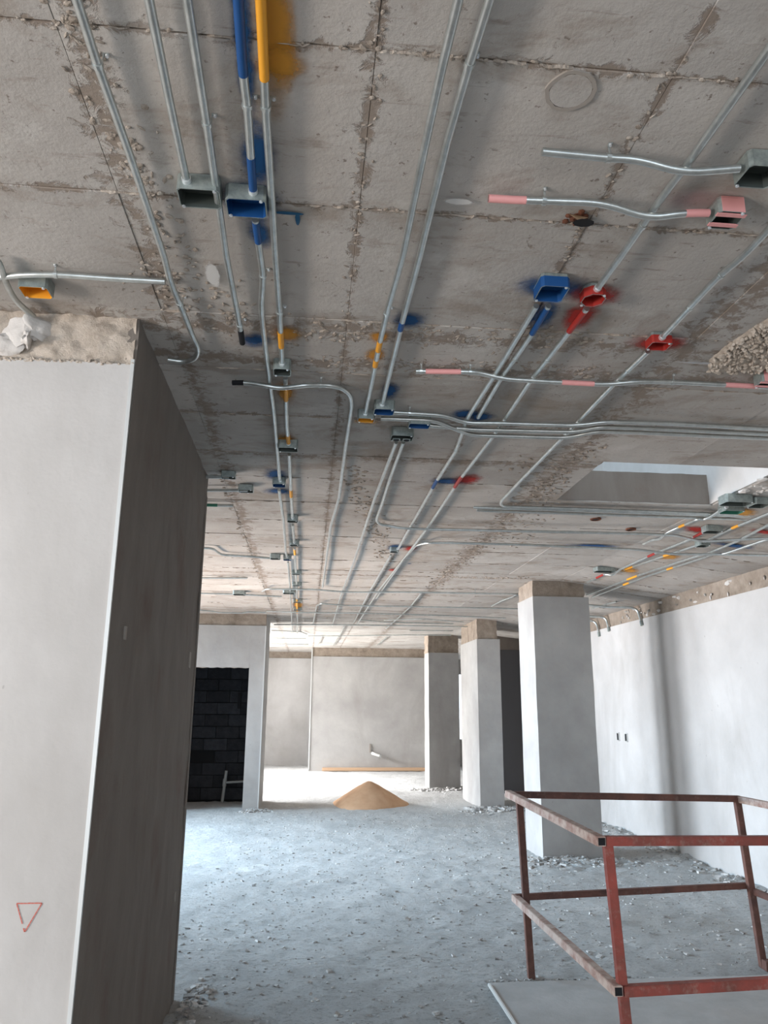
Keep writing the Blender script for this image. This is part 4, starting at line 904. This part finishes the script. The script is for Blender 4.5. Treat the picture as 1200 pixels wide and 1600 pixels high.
# conduits that turn down onto the right wall
for lb, pts in (('bright conduit bending down onto the right wall, nearest of the wall drops', [(3.2, 9.70, 2.93), (3.9, 9.66, 2.87), (4.15, 9.55, 2.86), (4.225, 9.50, 2.82), (4.232, 9.46, 2.72), (4.232, 9.43, 2.63)]),
                ('bright conduit bending down onto the right wall behind the big column, left drop', [(3.2, 11.05, 2.91), (4.0, 11.02, 2.85), (4.18, 11.0, 2.84), (4.228, 10.95, 2.79), (4.232, 10.92, 2.70), (4.232, 10.90, 2.62)]),
                ('grey conduit bending down onto the right wall just right of the left drop', [(3.2, 10.66, 2.915), (4.0, 10.62, 2.86), (4.19, 10.6, 2.85), (4.229, 10.56, 2.80), (4.232, 10.54, 2.72), (4.232, 10.52, 2.66)])):
    t = empty('conduit', pts[-1]); tag(t, lb, 'conduit', 'galvanised conduits under the ceiling')
    bm = bmesh.new(); tube(bm, smooth_path(pts, .07), .0165, 12); obj('tube', bm, 'galv', t, True)
    bm = bmesh.new(); a = Vector(pts[-1]); b_ = Vector(pts[-2]); tube(bm, [a - (b_ - a).normalized() * .02, a + (b_ - a).normalized() * .04], .021, 12); obj('coupling', bm, 'galv_box', t, True)

def ends_at(x0, x1, y0, y1):
    out = []
    for c_ in CONDUITS:
        for a in (c_[1][0], c_[1][-1]):
            if x0 - .01 < a[0] < x1 + .01:
                if y0 - .07 < a[1] < (y0 + y1) / 2: out.append((min(max(a[0], x0 + .012), x1 - .012), y0 - .006))
                elif (y0 + y1) / 2 <= a[1] < y1 + .07: out.append((min(max(a[0], x0 + .012), x1 - .012), y1 + .006))
    return out
def junction_box(label, P_, dim, paint, idx):
    wx, wy, h = dim; x, y = P_[0], P_[1]; zt = cz(x) - .004; t_ = .003
    t = empty('junction_box', (x, y, zt)); tag(t, label, 'junction box', 'metal junction boxes under the ceiling')
    inner = {'none': 'galv_box', 'knockout': 'galv_box'}.get(paint, 'paint_' + paint if paint not in ('none', 'knockout') else 'galv_box')
    x0, x1, y0, y1 = x - wx / 2, x + wx / 2, y - wy / 2, y + wy / 2; zb_ = zt - h
    bm = bmesh.new(); c = min(wx, wy) * (.28 if 'octagonal' in label else .10)
    def loop(o_, z):
        a0, a1, b0, b1 = x0 + o_, x1 - o_, y0 + o_, y1 - o_
        return [bm.verts.new(q) for q in ((a0 + c, b0, z), (a1 - c, b0, z), (a1, b0 + c, z), (a1, b1 - c, z), (a1 - c, b1, z), (a0 + c, b1, z), (a0, b1 - c, z), (a0, b0 + c, z))]
    A, B, D, E_ = loop(0, zt), loop(0, zb_), loop(t_, zb_), loop(t_, zt - t_)
    for P0, P1 in ((A, B), (B, D), (D, E_)):
        for k in range(8): bm.faces.new((P0[k], P1[k], P1[(k + 1) % 8], P0[(k + 1) % 8]))
    bm.faces.new(A); bm.faces.new(E_[::-1])
    bmesh.ops.recalc_face_normals(bm, faces=bm.faces[:])
    obj('body', bm, 'galv_box', t)
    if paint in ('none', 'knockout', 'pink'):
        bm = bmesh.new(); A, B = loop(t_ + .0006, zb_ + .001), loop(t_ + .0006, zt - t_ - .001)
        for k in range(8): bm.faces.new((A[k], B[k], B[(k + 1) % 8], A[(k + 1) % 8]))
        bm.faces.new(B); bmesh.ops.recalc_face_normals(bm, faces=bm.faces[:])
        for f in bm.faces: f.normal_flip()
        obj('shade_lining', bm, 'box_inside_shade', t)  # thin skin added to hold the painted shade
    if paint == 'pink':
        bm = bmesh.new()
        for yy in (y0 + .2 * wy, y1 - .25 * wy): box(bm, x0 - .002, x1 + .002, yy - .007, yy + .007, zb_ - .002, zb_ + .002)
        box(bm, x0 + .008, x1 - .008, y0 - .001, y0, zb_, zt)
        o = obj('painted_strap', bm, inner, t); o['label'] = 'pink sprayed strap'
    if paint not in ('none', 'knockout', 'pink'):
        bm = bmesh.new(); A, B = loop(t_ + .0006, zb_ - .0005), loop(t_ + .0006, zt - t_ - .001)
        for k in range(8): bm.faces.new((A[k], B[k], B[(k + 1) % 8], A[(k + 1) % 8]))
        bm.faces.new(B); bmesh.ops.recalc_face_normals(bm, faces=bm.faces[:])
        for f in bm.faces: f.normal_flip()
        o = obj('painted_lining', bm, inner, t); o['label'] = paint + ' sprayed inside'
        if paint == 'red' or idx == 13:
            bm = bmesh.new(); A, B = loop(-.0008, zb_ - .0008), loop(-.0008, zt - .012)
            for k in range(8): bm.faces.new((A[k], B[k], B[(k + 1) % 8], A[(k + 1) % 8]))
            obj('painted_side', bm, inner, t)
    if paint == 'knockout':
        for dx in (-.028, .028):
            bm = bmesh.new(); bmesh.ops.create_circle(bm, cap_ends=True, segments=16, radius=.017, matrix=Matrix.Translation((x + dx, y + wy * .28, zb_ - .002)))
            boxo('knockout_plate', (x + dx - .02, x + dx + .02, y + wy * .12, y1, zb_ - .001, zb_ + .004), 'galv_box', t)
            obj('knockout', bm, 'dark', t)
    for (lx, ly) in ((x0 + .010, y1 - .006), (x1 - .014, y0 + .006)):
        bm = bmesh.new(); bmesh.ops.create_cone(bm, cap_ends=True, segments=10, radius1=.005, radius2=.005, depth=.004, matrix=Matrix.Translation((lx, ly, zb_ - .001)))
        obj('screw_lug', bm, 'zinc', t)
    for (ox, yy) in ends_at(x0, x1, y0, y1):
        bm = bmesh.new(); zc = cz(x) - .03
        tube(bm, [(ox, yy - .008, zc), (ox, yy + .008, zc)], .0135, 10); obj('bushing', bm, 'zinc', t, True)
for i, b_ in enumerate(BOXES): junction_box(*b_, i)
